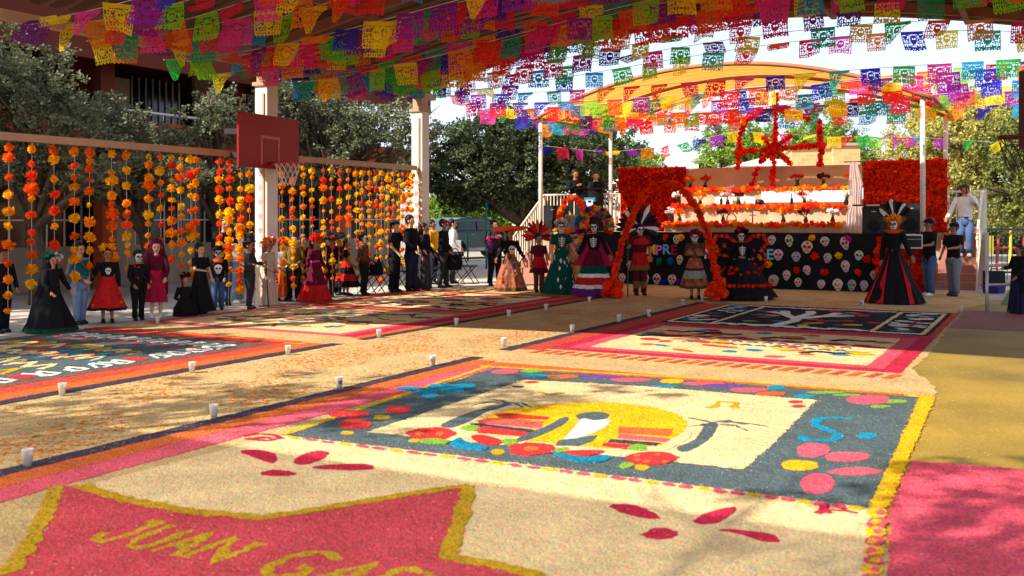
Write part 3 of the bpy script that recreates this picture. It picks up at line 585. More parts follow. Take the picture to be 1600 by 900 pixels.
# ---------------------------------------------------------------- school building on the left
org = mat('building_orange', srgb(172,74,32), .85, .14, 1.1, .25, 25, fine=.06); org_shade = mat('building_rust', srgb(104,44,24), .85, .14, 1.4, .2, 25); glass = mat('window_glass', srgb(24,26,28), .12, .2, 1, spec=.6); greyw = mat('panel_grey', srgb(150,138,122), .75, .1, 2); alum = mat('aluminium', srgb(190,186,178), .4, .05, 5, metal=.4); darkin = mat('interior_dark', srgb(38,28,24), .9)  # the darker copy of the orange carries the facade's shade in its colour
bl = courtthing('school_building', 'two storey orange school building with covered upper gallery behind the trees', 'building')
def bx(nm, m, w0, w1, u0, u1, z0, z1, par=None):
    b = MB(); b.box(w0, w1, u0, u1, z0, z1); return b.build(nm, m, par or bl)
BW, B0, B1 = -6.5, -13.0, 9.45
bx('rear_wall', org_shade, BW-4.2, BW-4.0, B0, B1, 0, 6.2); bx('upper_floor', greyw, BW-4.0, BW, B0, B1, 2.95, 3.2); bx('roof_slab', org_shade, BW-4.2, BW+.5, B0, B1, 5.75, 6.25)
pa = bx('parapet', org, BW, BW+.14, B0, B1, 3.0, 4.05); b = MB(); b.tube([(BW+.07,B0,4.28),(BW+.07,B1,4.28)], .035, 8)
for k_ in range(21): b.tube([(BW+.07,B0+.5+k_*1.05,4.05),(BW+.07,B0+.5+k_*1.05,4.28)], .018, 6)
b.build('handrail', white_p, pa, True)
bx('fascia', org_shade, BW+.5, BW+.62, B0, B1, 5.3, 6.55); bx('slab_edge', org_shade, BW, BW+.2, B0, B1, 2.7, 2.97)
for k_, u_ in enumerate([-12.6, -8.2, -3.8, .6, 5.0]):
    bx('column', org, BW-.28, BW+.04, u_, u_+.4, 0, 2.7); bx('column', org_shade, BW-.28, BW-.02, u_, u_+.4, 3.2, 5.75)
    # upper gallery rooms: wall, door and gridded windows set back
    iw = BW-2.0; bx('gallery_wall', greyw if k_ % 2 else org_shade, iw-.12, iw, u_+.45, u_+1.6, 3.2, 5.75)
    bx('door', mat('door_cream', srgb(186,170,140), .6), iw-.1, iw-.03, u_+1.65, u_+2.55, 3.2, 5.4)
    wn = bx('window', glass, iw-.12, iw-.06, u_+2.6, u_+4.3, 4.1, 5.5)
    for j in range(8): bx('window_bar', alum, iw-.05, iw-.02, u_+2.62+j*.235, u_+2.65+j*.235, 4.1, 5.5, wn)
    bx('gallery_wall', org_shade, iw-.12, iw-.03, u_+2.6, u_+4.3, 3.2, 4.1)
    # ground floor
    lw = BW-.6; bx('wall', org_shade if k_ % 2 else greyw, lw-.12, lw, u_+.45, u_+1.5, 0, 2.7); bx('wall', greyw, lw-.12, lw-.02, u_+1.5, u_+4.4, 0, 1.0)
    wn = bx('window', glass, lw-.1, lw-.05, u_+1.5, u_+4.4, 1.0, 2.35)
    for j in range(7): bx('window_bar', alum, lw-.04, lw-.015, u_+1.5+j*.47, u_+1.54+j*.47, 1.0, 2.35, wn)
    bx('window_bar', alum, lw-.014, lw, u_+1.5, u_+4.4, 1.6, 1.64, wn); bx('wall', org_shade, lw-.12, lw-.02, u_+1.5, u_+4.4, 2.35, 2.7)
# bench and low planter by the building
bn = courtthing('bench', 'grey concrete bench against the school building behind the flower strands', 'bench', BW+1.1, -11.6)
for a_, nm in (((-.25,.25,-1.6,1.6,.40,.48),'seat'), ((-.2,.2,-1.4,-1.2,0,.40),'leg'), ((-.2,.2,1.2,1.4,0,.40),'leg')):
    b = MB(); b.box(*a_); b.build(nm, greyw, bn)
# ---------------------------------------------------------------- trees
bark = mat('bark', srgb(92,76,62), .95, .3, 8, .6, 40); limb_w = mat('whitewashed_bark', srgb(214,206,192), .9, .12, 6, .3, 30)
def leafmat(nm, c1, tr=.25): return mat(nm, c1, .75, .3, .9, trans=tr, island=.45, spec=.2)
def tree(label, base, crowns, lm, nleaf, lsz, trunk_r=.16, height=None, tm=None, seed=1, lims=None, droop=0.0):
    """base: foot; crowns: list of (centre, (rx,ry,rz)); leaves are small folded blades gathered in twig clumps through the crown volume"""
    rn = random.Random(seed); base = Vector(base); t = thing('tree', label, 'tree', base)
    cs = [(Vector(c_)-base, r_) for c_, r_ in crowns]; top = sum((c_ for c_, _ in cs), Vector())/len(cs)
    b = MB(); fork = Vector((top.x*.25+rn.uniform(-.1,.1), top.y*.25, max(.8, top.z*.42)))
    b.tube([(0,0,-.1),(rn.uniform(-.05,.05),rn.uniform(-.05,.05),fork.z*.5),fork], [trunk_r*1.25,trunk_r,trunk_r*.85], 9)
    tips = []
    for c_, r_ in cs:
        for k_ in range(4):
            e = c_+Vector((rn.uniform(-.6,.6)*r_[0], rn.uniform(-.6,.6)*r_[1], rn.uniform(-.4,.6)*r_[2])); m_ = fork.lerp(e, .5)+Vector((rn.uniform(-.2,.2), rn.uniform(-.2,.2), rn.uniform(0,.35)))
            b.tube([fork, m_, e], [trunk_r*.55, trunk_r*.32, trunk_r*.08], 6)
            for q_ in range(3):
                e2 = e+Vector((rn.uniform(-.5,.5)*r_[0], rn.uniform(-.5,.5)*r_[1], rn.uniform(-.3,.5)*r_[2])); b.tube([m_.lerp(e,.4), m_.lerp(e2,.7), e2], [trunk_r*.2, trunk_r*.12, trunk_r*.03], 5)
    b.build('trunk', tm or bark, t, True)
    vol = [r_[0]*r_[1]*r_[2] for _, r_ in cs]; tot = sum(vol); vs = []; fs = []
    for (c_, r_), vv in zip(cs, vol):
        ncl = max(6, int(nleaf*vv/tot/22))
        for j in range(ncl):
            d = Vector((rn.gauss(0,1), rn.gauss(0,1), rn.gauss(0,1))).normalized(); rr = rn.random()**.42
            k_ = 1+.28*noise.noise(d*2.3+c_)
            cc = c_+Vector((d.x*r_[0], d.y*r_[1], d.z*r_[2]))*rr*k_
            if noise.noise(cc*1.1+Vector((seed,0,0))) < -.22: continue
            out = (d+Vector((0,0,.35-droop))).normalized(); cl = rn.uniform(.18,.42)*lsz*5
            for l in range(22):
                p = cc+out*rn.uniform(-.1,1)*cl+Vector((rn.gauss(0,1), rn.gauss(0,1), rn.gauss(0,.8)-droop*rn.random()*2))*cl*.42
                a = Vector((rn.gauss(0,1), rn.gauss(0,1), rn.gauss(0,.7)-droop)).normalized(); s_ = a.orthogonal().normalized(); s_ = Matrix.Rotation(rn.uniform(0,6.28),3,a) @ s_
                L_ = lsz*rn.uniform(.7,1.3); k0 = len(vs)
                vs += [p-a*L_*.5, p+s_*L_*.30, p+a*L_*.5, p-s_*L_*.30]; fs.append((k0,k0+1,k0+2,k0+3))
    me = bpy.data.meshes.new('crown'); me.from_pydata([tuple(v) for v in vs], [], fs); me.materials.append(lm); link('crown', me, t)
    return t
olive = leafmat('leaf_olive', srgb(116,120,88)); deep = leafmat('leaf_deep', srgb(80,92,58)); fresh = leafmat('leaf_fresh', srgb(134,158,64), .35); ylw = leafmat('leaf_yellow', srgb(178,168,86), .35)
def cr(px, py, D, rx, ry, rz): return (P(px, py, D), (rx, ry, rz))
TW = -4.1
def foot(px, w_): u_ = onW(px, 400, w_)[0]; return W(w_, u_), u_
f, _ = foot(60, -3.9); D = f.y
tree('grey-green tree at the left picture edge hiding the gallery', f, [cr(40,120,D,1.1,1.0,.95), cr(-60,150,D,1.2,1.1,1.1), cr(95,200,D,.95,.9,.7), cr(20,250,D,1.0,.9,.8), cr(150,262,D,.8,.8,.55)], olive, 26000, .085, seed=1)
f, _ = foot(235, -4.0); D = f.y
tree('sparse grey-green tree in front of the dark gallery opening', f, [cr(150,185,D,.95,.9,.55), cr(200,215,D,.9,.9,.5), cr(240,270,D,1.3,1.0,.7), cr(120,275,D,.9,.9,.6)], olive, 18000, .08, seed=2)
f, _ = foot(345, -4.0); D = f.y
tree('pale sunlit tree left of the backboard post', f, [cr(325,200,D,1.0,1.0,.75), cr(290,250,D,1.1,1.0,.8), cr(360,260,D,1.0,1.0,.7), cr(345,160,D,.5,.6,.4)], olive, 20000, .08, seed=3)
f, _ = foot(520, -4.0); D = f.y
tree('broad pale green tree between backboard and second post', f, [cr(470,190,D,1.5,1.2,1.1), cr(545,200,D,1.6,1.2,1.1), cr(610,215,D,1.4,1.2,1.0), cr(500,260,D,1.7,1.3,.7), cr(590,280,D,1.3,1.1,.6), cr(450,140,D,1.0,1.0,.7)], olive, 44000, .09, seed=4, trunk_r=.2)
D = 34.0; f = P(810,0,D); f.z = 0
tree('large dark round tree behind the left stairs', f, [cr(760,255,D,2.4,2.0,1.5), cr(850,250,D,2.2,2.0,1.5), cr(715,270,D,1.4,1.5,1.3), cr(925,240,D,1.6,1.6,1.2), cr(800,215,D,2.4,2.0,.9), cr(880,300,D,1.8,1.6,.7), cr(760,305,D,1.6,1.5,.6), cr(965,225,D,.9,1,.5)], deep, 80000, .12, seed=5, trunk_r=.28)
D = 50; f = P(705,0,D); f.z = 0
for i, (x, y, rx) in enumerate([(700,330,1.7),(745,322,1.7),(790,330,1.6),(825,340,1.4)]):
    f = P(x, 0, D+i*1.5); f.z = 0
    tree(['bright green young tree with white trunk behind the parked car','bright green young tree above the car roof','bright green young tree right of the car','bright green young tree behind the stair rail'][i], f, [cr(x,y,D,rx,1.4,1.0), cr(x+12,y-14,D,rx*.8,1.2,.8), cr(x-14,y+8,D,rx*.7,1.2,.6)], fresh, 11000, .14, seed=10+i, trunk_r=.15, tm=limb_w if i in (0,2) else bark)
D = 58
for i, (x, y, rx, rz) in enumerate([(985,262,2.0,1.6),(1150,225,2.2,1.6),(1200,245,2.6,1.6),(1285,215,2.2,1.7),(1310,250,2.4,1.2)]):
    f = P(x, 0, D+i); f.z = 0
    tree(['light green treetop between dark tree and red flower wall','light green treetop left of the flower wheel','light green treetop behind the flower wheel','light green treetop over the brick boxes','light green treetop between brick box and red wall'][i], f, [cr(x,y,D,rx,1.6,rz), cr(x+18,y+14,D,rx*.8,1.5,rz*.7), cr(x-20,y+10,D,rx*.7,1.4,rz*.7)], fresh, 14000, .17, seed=20+i, trunk_r=.2)
D = 40
for i, (cs_, sd, lab_) in enumerate([
    ([(1450,220,1.6,1.5),(1425,265,1.5,1.2),(1480,175,1.4,1.1),(1470,290,1.7,1.2)], 31, 'feathery yellow-green tree behind the right canopy posts'),
    ([(1530,220,2.1,1.8),(1510,178,1.7,1.1),(1570,185,1.5,1.0),(1560,265,2.2,1.6),(1515,305,2.0,1.3),(1580,320,2.0,1.0)], 32, 'feathery yellow-green tree filling the right background'),
    ([(1610,230,1.8,1.5),(1600,300,1.8,1.3),(1650,200,1.6,1.4)], 33, 'darker feathery tree at the right picture edge')]):
    f = P(cs_[0][0], 0, D-i*2); f.z = 0
    tree(lab_, f, [cr(x,y,D-i*2,rx,1.5,rz) for x, y, rx, rz in cs_], ylw if i < 2 else leafmat('leaf_shade', srgb(118,122,60)), 34000, .13, seed=sd, trunk_r=.22, droop=.7)  # last tree gets a darker leaf colour

# unseen, added to shape the light: a pale shade sail and shade trees
sl = courtthing('shade_sail', 'pale translucent shade sail stretched over the near end of the court behind the camera', 'shade sail')
b = MB(); n = 21
for j in range(9):
    for i in range(n): w_ = -3+19*i/(n-1); u_ = -27+8.1*j/8; b.v.append((w_, u_-.25*math.sin(math.pi*i/(n-1))*(1 if j == 8 else 0), 5.3-.35*math.sin(math.pi*i/(n-1))*math.sin(math.pi*j/8)))
for j in range(8):
    for i in range(n-1): b.f.append((j*n+i, j*n+i+1, (j+1)*n+i+1, (j+1)*n+i)); b.m.append(0)
sm = mat('sail_net', srgb(255,242,208), .9, .04, 1, trans=.93); n_ = sm.node_tree; out_ = n_.nodes['Material Output']; src_ = out_.inputs[0].links[0].from_socket   # added sheet, partly transparent so some direct sun reaches the foreground
tb = n_.nodes.new('ShaderNodeBsdfTransparent'); mx_ = n_.nodes.new('ShaderNodeMixShader'); mx_.inputs[0].default_value = .24; n_.links.new(src_, mx_.inputs[1]); n_.links.new(tb.outputs[0], mx_.inputs[2]); n_.links.new(mx_.outputs[0], out_.inputs[0])
b.build('membrane', sm, sl, True)
for w_, u_ in ((-3,-27),(16,-27),(-3,-18.9),(16,-18.9)): b = MB(); b.tube([(w_,u_,0),(w_,u_,5.35)], .07, 10); b.build('mast', iron, sl, True)
for i, (w_, u_, z_, nl) in enumerate([(3.0,-18.6,6.6,2600),(9.5,-18.9,6.8,2600),(-2.6,-17.0,6.0,8000),(-5.0,-15.4,5.6,8000),(-3.7,-13.0,6.2,8000),(-6.2,-11.6,6.4,8000)]):  # unseen trees, added to dapple the sail edge and darken the left side
    f = W(w_, u_-1.5); c0 = W(w_, u_, z_)
    tree(['thin tree overhanging the sail edge left of the walkway','thin tree overhanging the sail edge to the right','shade tree left of the picture beside the court','shade tree left of the picture before the school building','shade tree just outside the left picture edge','shade tree left of the picture close to the school facade'][i], f, [(c0, (2.4,1.5,1.0)), (c0+Vector((1.4,.3,.2)), (1.5,1.2,.8)), (c0+Vector((-1.4,-.3,.1)), (1.5,1.2,.8))], deep, nl, .15, seed=50+i, trunk_r=.12)
# ================================================================ strings of cut paper flags
FW, FH = .46, .38
def flagmesh(seed, style):
    rn = random.Random(seed); nx, ny = 30, 24; hole = set(); h2 = nx//2
    den = rn.choice((.5,.6,.68)); m_ = rn.choice((2,3,3))
    for j in range(4, ny-1):                                # lace: rows of small cuts, mirrored left to right, under a plain top band
        for i in range(1, h2):
            if i % m_ == 0 and j % 4: continue
            if j % (m_+2) == 0: continue
            if rn.random() < den: hole.add((i,j)); hole.add((nx-1-i,j))
    cx_, cy_ = h2, ny*.45                                   # a figure left standing in the middle
    for j in range(ny):
        for i in range(nx):
            dx, dy = (i+.5-cx_)/5.2, (j+.5-cy_)/6; q_ = dx*dx+dy*dy
            if q_ < 1: hole.discard((i,j))
            if 1 < q_ < 1.45 and rn.random() < .8: hole.add((i,j))
    for ex in (-1.9, 1.1): hole |= {(int(cx_+ex+a), int(cy_-1+b_)) for a in (0,1) for b_ in (0,1)}
    vs = []; cur = rn.uniform(-.5,.5); tw = rn.uniform(-.35,.35); k1 = rn.uniform(0,6)
    for j in range(ny+1):
        for i in range(nx+1):
            x = (i/nx-.5)*FW; t = j/ny; z = -t*FH
            if j == ny: z -= .012*(1 if (i % 4) in (1,2) else -.6)
            y = .06*math.sin(k1+x*9+t*2)*t+.10*cur*t*t
            if style == 'fold':                             # lower half blown up over the string
                a = t*math.pi*.85; z = -FH*.42*math.sin(a); y = .10*(1-math.cos(a))*(1 if cur > 0 else -1); x *= 1-.1*t
            elif style == 'corner':                         # one corner lifted by the wind
                l = max(0, i/nx*t-.15); z += l*FH*1.05; y += .12*l; x -= l*.12
            elif style == 'edge':                           # seen almost edge-on
                z *= .45; y += .30*t
            vs.append((x*(1-.06*abs(tw)*t)+tw*.05*t, y+tw*x*t*.8, z))
    fs = [(j*(nx+1)+i, (j+1)*(nx+1)+i, (j+1)*(nx+1)+i+1, j*(nx+1)+i+1) for j in range(ny) for i in range(nx) if (i,j) not in hole]
    me = bpy.data.meshes.new('flag'); me.from_pydata(vs, [], fs)
    me.materials.append(mat('tissue_paper', objcol=True, rough=.8, var=.07, scale=9, trans=.6, spec=.15)); return me
FM = [flagmesh(i, 'plain') for i in range(10)]+[flagmesh(40+i, s_) for i, s_ in enumerate(['fold','corner','edge','corner'])]
FC = [srgb(*c_) for c_ in [(255,196,0),(250,130,0),(240,40,30),(232,24,120),(150,24,150),(44,40,170),(0,150,200),(40,190,60),(130,200,30),(255,80,20),(220,30,70),(120,30,140),(250,215,20),(30,160,120),(235,60,150)]]
rnd = random.Random(77)
us = []; u_ = -10.4
while u_ < 7.4: us.append(u_); u_ += rnd.uniform(.44, .62) if u_ < -2.5 else rnd.uniform(.78, 1.02)
for i, u_ in enumerate(us):
    t = courtthing('paper_flag_string', f'string of colourful cut paper flags across the court, {ordn(i)} counting from the nearest', 'bunting', 0, u_, 'strings of cut paper flags under the canopy')
    far = max(0, (u_-.5)/6); zl = 4.68-.28*min(1,max(0,far))+rnd.uniform(-.10,.12); zr = 4.85-.30*far+rnd.uniform(-.25,.25); sag = rnd.uniform(.08,.34); sk = rnd.uniform(-.5,.5)
    if u_ < -2.5: zl += rnd.uniform(-.24,.06)-(.14 if u_ < -5 else 0)
    w0, w1 = -.05, 14.2; arch = 1.05 if u_ < -2.5 else .7 if u_ < .5 else .15
    def sp(w_): t_ = (w_-w0)/(w1-w0); return (w_, sk*t_, zl+(zr-zl)*t_+arch*5.4*t_*t_*(1-t_)-sag*3.2*t_*(1-t_))
    b = MB(); b.tube([sp(w0+(w1-w0)*k_/24) for k_ in range(25)], .006, 4); b.build('string', mat('cord', srgb(190,180,165), .9), t)
    # strings only carry flags where the photo can see them; step along the string
    w_ = w0+.3; prev = None; cyc = rnd.randint(0, 14)
    while w_ < w1-.3:
        x, y, z = sp(w_); pw = W(x, u_+y, z); sx = CX+pw.x/pw.y*FPX; sy = HY-(pw.z-CH)/pw.y*FPX
        if -60 < sx < 1660 and sy > -40 and rnd.random() < .95:
            q_ = rnd.random(); me = rnd.choice(FM[:10]) if q_ < .80 else rnd.choice(FM[10:])
            c_ = FC[cyc % 15]; cyc += rnd.choice((1,1,2,4,7))
            o = link('flag', me, t, (x, y, z), (rnd.gauss(.05,.28), rnd.gauss(0,.06), rnd.gauss(0,.16)), rnd.uniform(.9,1.05)*(.94 if u_ > -2.5 else 1))
            o.color = (min(1,c_[0]*1.15+.02), min(1,c_[1]*1.15+.015), min(1,c_[2]*1.15+.015), 1)
        w_ += rnd.uniform(.52,.62) if u_ < -2.5 else rnd.uniform(.60,.74)
# a last low string behind the stage, with pennants blown sideways
t = courtthing('paper_flag_string', 'low slack string of blown paper pennants behind the altar', 'bunting', 0, 10, 'strings of cut paper flags under the canopy')
pts = [P(850,228,32), P(950,238,32), P(1050,228,32.5), P(1150,205,33), P(1300,214,33), P(1380,214,33), P(1440,215,33), P(1600,225,33)]
im = Matrix.Translation(W(0,10)) @ Matrix.Rotation(-A, 4, 'Z'); im = im.inverted(); lp = [im @ p for p in pts]
b = MB(); b.tube(lp, .005, 4); b.build('string', mat('cord'), t)
for i in range(26):
    f_ = i/26*(len(lp)-1); k_ = int(f_); p = lp[k_].lerp(lp[k_+1], f_-k_); o = link('flag', rnd.choice(FM), t, p, (rnd.gauss(.3,.4), rnd.gauss(0,.3), rnd.gauss(0,.4)), .95); o.color = (*rnd.choice(FC), 1)
# ================================================================ stage, altar, stairs and what stands on them
ST, SF, SL, SR, SB = 1.30, 3.6, 2.25, 10.25, 9.5
blackcloth = mat('black_cloth', srgb(20,19,22), .9, .2, 3, .3, 40); beige = mat('beige_cloth', srgb(196,160,126), .9, .10, 2.2, .2, 30); whitecloth = mat('white_cloth', srgb(232,222,208), .9, .06, 2, .2, 30)
brickpink = mat('stair_pink', srgb(176,120,100), .9, .15, 2, .3, 30); conc = mat('stage_concrete', srgb(170,150,130), .9, .12, 2, .3, 30); blk = mat('black_box', srgb(16,16,17), .55, .1, 5); railw = mat('rail_cream', srgb(222,206,178), .5, .06, 4)
stg = courtthing('stage', 'raised concrete stage behind a black skirt covered with paper skulls and letters', 'stage')
b = MB(); b.box(.96, SR, SF+.05, SB, 0, ST); b.build('platform', conc, stg)
def drape(w0, w1, u0, z0, z1, amp, per, nw=90, nz=6, sd=0):
    b = MB(); n = nw+1
    for j in range(nz+1):
        t_ = j/nz
        for i in range(n):
            w_ = w0+(w1-w0)*i/nw; f_ = amp*(math.sin(w_*per+sd)+.6*math.sin(w_*per*2.3+sd*2)+.8*noise.noise(Vector((w_*2,t_,sd))))*(.35+.65*(1-t_))
            b.v.append((w_, u0-.02-amp-f_, z0+(z1-z0)*t_))
    for j in range(nz):
        for i in range(nw): b.f.append((j*n+i, j*n+i+1, (j+1)*n+i+1, (j+1)*n+i)); b.m.append(0)
    return b
skirt = drape(SL, SR-.02, SF, .01, ST+.01, .018, 9, 160).build('skirt', blackcloth, stg, True)
b = MB(); b.box(SL, SR-.02, SF-.045, SF+.3, ST+.002, ST+.02); b.build('skirt_top', blackcloth, stg)
def skull(par, w_, u_, z_, s_, cols, rot):
    """flat paper skull: cranium and jaw outline with eye, nose and teeth pieces laid on it"""
    b = MB(); out = []
    for i in range(26):
        a = 6.2832*i/26; r = 1.0 if math.sin(a) > -.25 else .74
        x = .50*math.cos(a)*(1 if math.sin(a) > -.2 else .78); z = .62*math.sin(a)*(1 if math.sin(a) > 0 else 1.02); out.append((x, z))
    M = Matrix.Translation((w_, u_, z_)) @ Matrix.Rotation(rot, 4, 'Y') @ Matrix.Diagonal((s_*rnd.uniform(.86,1.12), s_, s_*rnd.uniform(.88,1.1), 1)); ey = rnd.uniform(.8,1.25)
    n = 26; b.add([M @ Vector((x, -.05, z)) for x, z in out]+[M @ Vector((x, .05, z)) for x, z in out], [tuple(reversed(range(n)))]+[(i, (i+1) % n, n+(i+1) % n, n+i) for i in range(n)], 0)
    def ov(cx, cz, rx, rz, mi, y=-.07): b.add([M @ Vector((cx+rx*math.cos(6.2832*i/10), y, cz+rz*math.sin(6.2832*i/10))) for i in range(10)], [tuple(reversed(range(10)))], mi)
    for sx in (-1, 1): ov(sx*.2, .02, .155*ey, .15*ey, rnd.choice((1,1,2)) if sx < 0 else b.m[-1], -.07); ov(sx*.2, .02, .07, .07, 2, -.085)
    ov(0, -.17, .06, .08, 1); ov(0, .40, .12, .1, 2)
    for k_ in range(-2, 3): ov(k_*.1, -.40, .03, .09, 1)
    return b.build('paper_skull', [rnd.choice([mat('skull_white', srgb(220,212,200), .85, .06, 12), mat('skull_cream', srgb(214,200,168), .85, .06, 12), mat('skull_grey', srgb(176,172,178), .85, .1, 12), mat('skull_rose', srgb(214,186,190), .85, .08, 12)]), mat('skull_dark', srgb(40,22,30), .85), mat('skull_'+cols[0], cols[1], .85)], par)
skc = [('red', srgb(200,40,40)), ('pink', srgb(220,90,150)), ('gold', srgb(220,160,30)), ('blue', srgb(50,90,190)), ('green', srgb(40,150,80))]
rnd = random.Random(12)
for x, y in [(1206,375),(1233,376),(1289,377),(1320,380),(1261,386),(1216,398),(1244,401),(1293,403),(1342,399),(1229,430),(1261,422),(1321,416),(1209,438),(1247,441),(1283,445),(1309,447),(1331,447),(1062,406),(1026,440),(1050,440),(972,437),(985,415),(1008,437),(1057,374),(1378,405),(1368,430),(1350,446),(1120,376),(1085,372),(1150,440),(1190,400)]:
    w_, z_ = onU(x, y, SF-.09); skull(skirt, w_, SF-.09, max(z_, .16), rnd.uniform(.175,.235), rnd.choice(skc), rnd.uniform(-.25,.25))
for x, y, c_ in [(1269,372,YELLOWS[0]),(1273,400,REDS[0]),(1310,399,YELLOWS[1]),(1245,422,REDS[0]),(1288,425,REDS[2]),(1201,413,YELLOWS[0]),(1030,408,srgb(20,150,90)),(1048,408,srgb(20,130,190)),(1015,405,YELLOWS[0]),(1040,371,REDS[2]),(1064,371,YELLOWS[0]),(1038,441,srgb(40,40,180)),(1060,441,srgb(90,30,150)),(1107,377,srgb(30,150,60)),(1355,405,REDS[2]),(1341,425,REDS[1]),(1325,373,srgb(210,40,150))]:
    w_, z_ = onU(x, y, SF-.08); pom(skirt, (w_, SF-.08, z_), .085, c_, rnd)
def letters(par, txt, place, size, m, name='letter'):
    """place: function (text mesh coords) -> local coords"""
    cu = bpy.data.curves.new(name, 'FONT'); cu.body = txt; cu.size = size; cu.extrude = .012; cu.align_x = 'CENTER'; cu.offset = .006
    o = bpy.data.objects.new(name, cu); COL.objects.link(o); me = bpy.data.meshes.new_from_object(o); bpy.data.objects.remove(o); me.name = name
    me.transform(place); me.materials.clear(); me.materials.append(m); return link(name, me, par)
for ch, x, y, c_ in [('M',1017,397,(240,190,60)),('P',1029,398,(226,110,190)),('R',1041,397,(110,180,230)),('E',1053,398,(150,30,60)),('N',1108,404,(220,215,220)),('E',1203,405,(120,200,230))]:
    w_, z_ = onU(x, y, SF-.09); letters(skirt, ch, Matrix.Translation((w_, SF-.09, z_)) @ Matrix.Rotation(R(90), 4, 'X'), .34, mat(f'letter_{c_[0]}_{c_[1]}', srgb(*c_), .8), 'letter_'+ch.lower())
# ---------------------------------------------------------------- altar
alt = courtthing('altar', 'beige draped altar with four tiers at the back of the stage', 'altar')
uT = [4.35, 4.95, 5.55, 6.3]
def zat(y, u_): return onU(1200, y, u_)[1]
zT = [zat(350,uT[0]), zat(322,uT[1]), zat(295,uT[2]), zat(261,uT[3])]
wl = [onU(1040,350,uT[0])[0], onU(1055,322,uT[1])[0], onU(1066,295,uT[2])[0], onU(1070,261,uT[3])[0]]
wr = [onU(1318,350,uT[0])[0], onU(1326,322,uT[1])[0], onU(1334,295,uT[2])[0], onU(1346,261,uT[3])[0]]
zb = ST+.02
for i in range(3):
    b = MB(); b.box(wl[i], wr[i], uT[i], uT[i+1]+.02, ST+.021, zT[i]); t_ = b.build('tier', beige, alt)
    drape(wl[i]-.02, wr[i]+.02, uT[i], zb-.0, zT[i]+.012, .022, 5+i, 70, 5, i).build('tier_cloth', beige, t_, True)
    zb = zT[i]
b = MB(); b.box(wl[3], wr[3], uT[3], uT[3]+.08, ST+.021, zT[3]); t_ = b.build('backdrop', beige, alt); drape(wl[3], wr[3], uT[3], zT[2], zT[3]+.01, .015, 3, 60, 5, 9).build('backdrop_cloth', beige, t_, True)
b = MB(); w0, w1 = onU(1190,300,uT[2]-.1)[0], onU(1322,300,uT[2]-.1)[0]; b.box(w0, w1, uT[2]-.13, uT[2]-.10, zT[1]+.10, zT[2]-.06); b.build('white_panel', whitecloth, alt)
b = MB(); w0, w1 = onU(1100,300,uT[2]-.1)[0], onU(1180,300,uT[2]-.1)[0]; b.box(w0+.3, w1, uT[2]-.12, uT[2]-.09, zT[1]+.06, zT[2]-.2); b.build('white_panel', whitecloth, alt)
# white curtain gathered at the right end of the altar
cu_ = courtthing('white_curtain', 'gathered white curtain hanging at the right end of the altar', 'curtain')
w0 = onU(1322,300,4.6)[0]; w1 = onU(1352,300,4.6)[0]; b = MB(); n = 41
prof = [(1.0, zat(366,4.6)), (.95, zat(335,4.6)), (.5, zat(318,4.6)), (.75, zat(290,4.6)), (.35, zat(256,4.6))]
for q_, z_ in prof:
    for i in range(n): f_ = i/(n-1); b.v.append((w0+(w1-w0)*(.5+(f_-.5)*q_)+(0 if q_ > .4 else -.05), 4.6+.05*math.sin(f_*34)*q_+.02*math.sin(f_*11), max(z_, ST+.03)))
for j in range(4):
    for i in range(n-1): b.f.append((j*n+i, j*n+i+1, (j+1)*n+i+1, (j+1)*n+i)); b.m.append(0)
b.build('cloth', mat('sheer_white', srgb(232,214,206), .9, .05, 3, trans=.3), cu_, True)
b = MB(); b.tube([(w0-.05,4.62,zat(256,4.6)),(w1+.02,4.62,zat(256,4.6))], .015, 6); b.build('curtain_rod', iron, cu_)
# marigold garlands along the tier edges
rnd = random.Random(31)
for i in range(3):
    gl = courtthing('marigold_garland', ['orange marigold garland along the lowest altar tier','orange marigold garland along the middle altar tier','orange marigold garland along the top altar tier'][i], 'garland', 0, 0, 'marigold garlands on the altar')
    w_ = wl[i]; prevp = []
    while w_ < wr[i]:
        f_ = (w_-wl[i])/(wr[i]-wl[i]); c_ = rnd.choice(ORANGES[:4]+REDS[1:2]) if not (i == 2 and f_ > .55) else rnd.choice(ORANGES+YELLOWS)
        p = (w_, uT[i]-.10, zT[i]-.01+rnd.uniform(-.03,.03)+.02*math.sin(w_*4)); pom(gl, p, rnd.uniform(.062,.095), c_, rnd); prevp.append(p); w_ += rnd.uniform(.10,.14)
    b = MB(); b.tube(prevp, .006, 5); b.build('string', mat('twine'), gl)
# flower wheel standing above the altar
wh = courtthing('floral_cross', 'large cross-shaped frame wound with red flowers rising above the altar', 'flower frame')
uw_ = 6.0
def seg(pts, r=.085, stp=.105):
    q_ = [Vector((onU(x, y, uw_)[0], uw_, onU(x, y, uw_)[1])) for x, y in pts]; b = MB(); b.tube(q_, .018, 6); b.build('frame_bar', iron, wh)
    for p in resample(q_, stp, False): pom(wh, p+Vector((rnd.uniform(-.015,.015),rnd.uniform(-.02,.02),rnd.uniform(-.015,.015))), r*rnd.uniform(.85,1.15), rnd.choice(REDS), rnd)
for pts in [[(1213,150),(1211,200),(1209,232),(1208,262),(1208,290)], [(1156,238),(1182,236),(1208,233),(1250,229),(1283,226)], [(1153,262),(1155,238),(1156,210),(1166,190),(1185,176),(1212,171),(1240,176),(1262,186)], [(1281,190),(1281,215),(1283,230),(1281,256)], [(1192,215),(1208,233),(1234,254)], [(1235,212),(1208,233),(1188,254)], [(1183,264),(1178,282),(1172,294)]]: seg(pts)
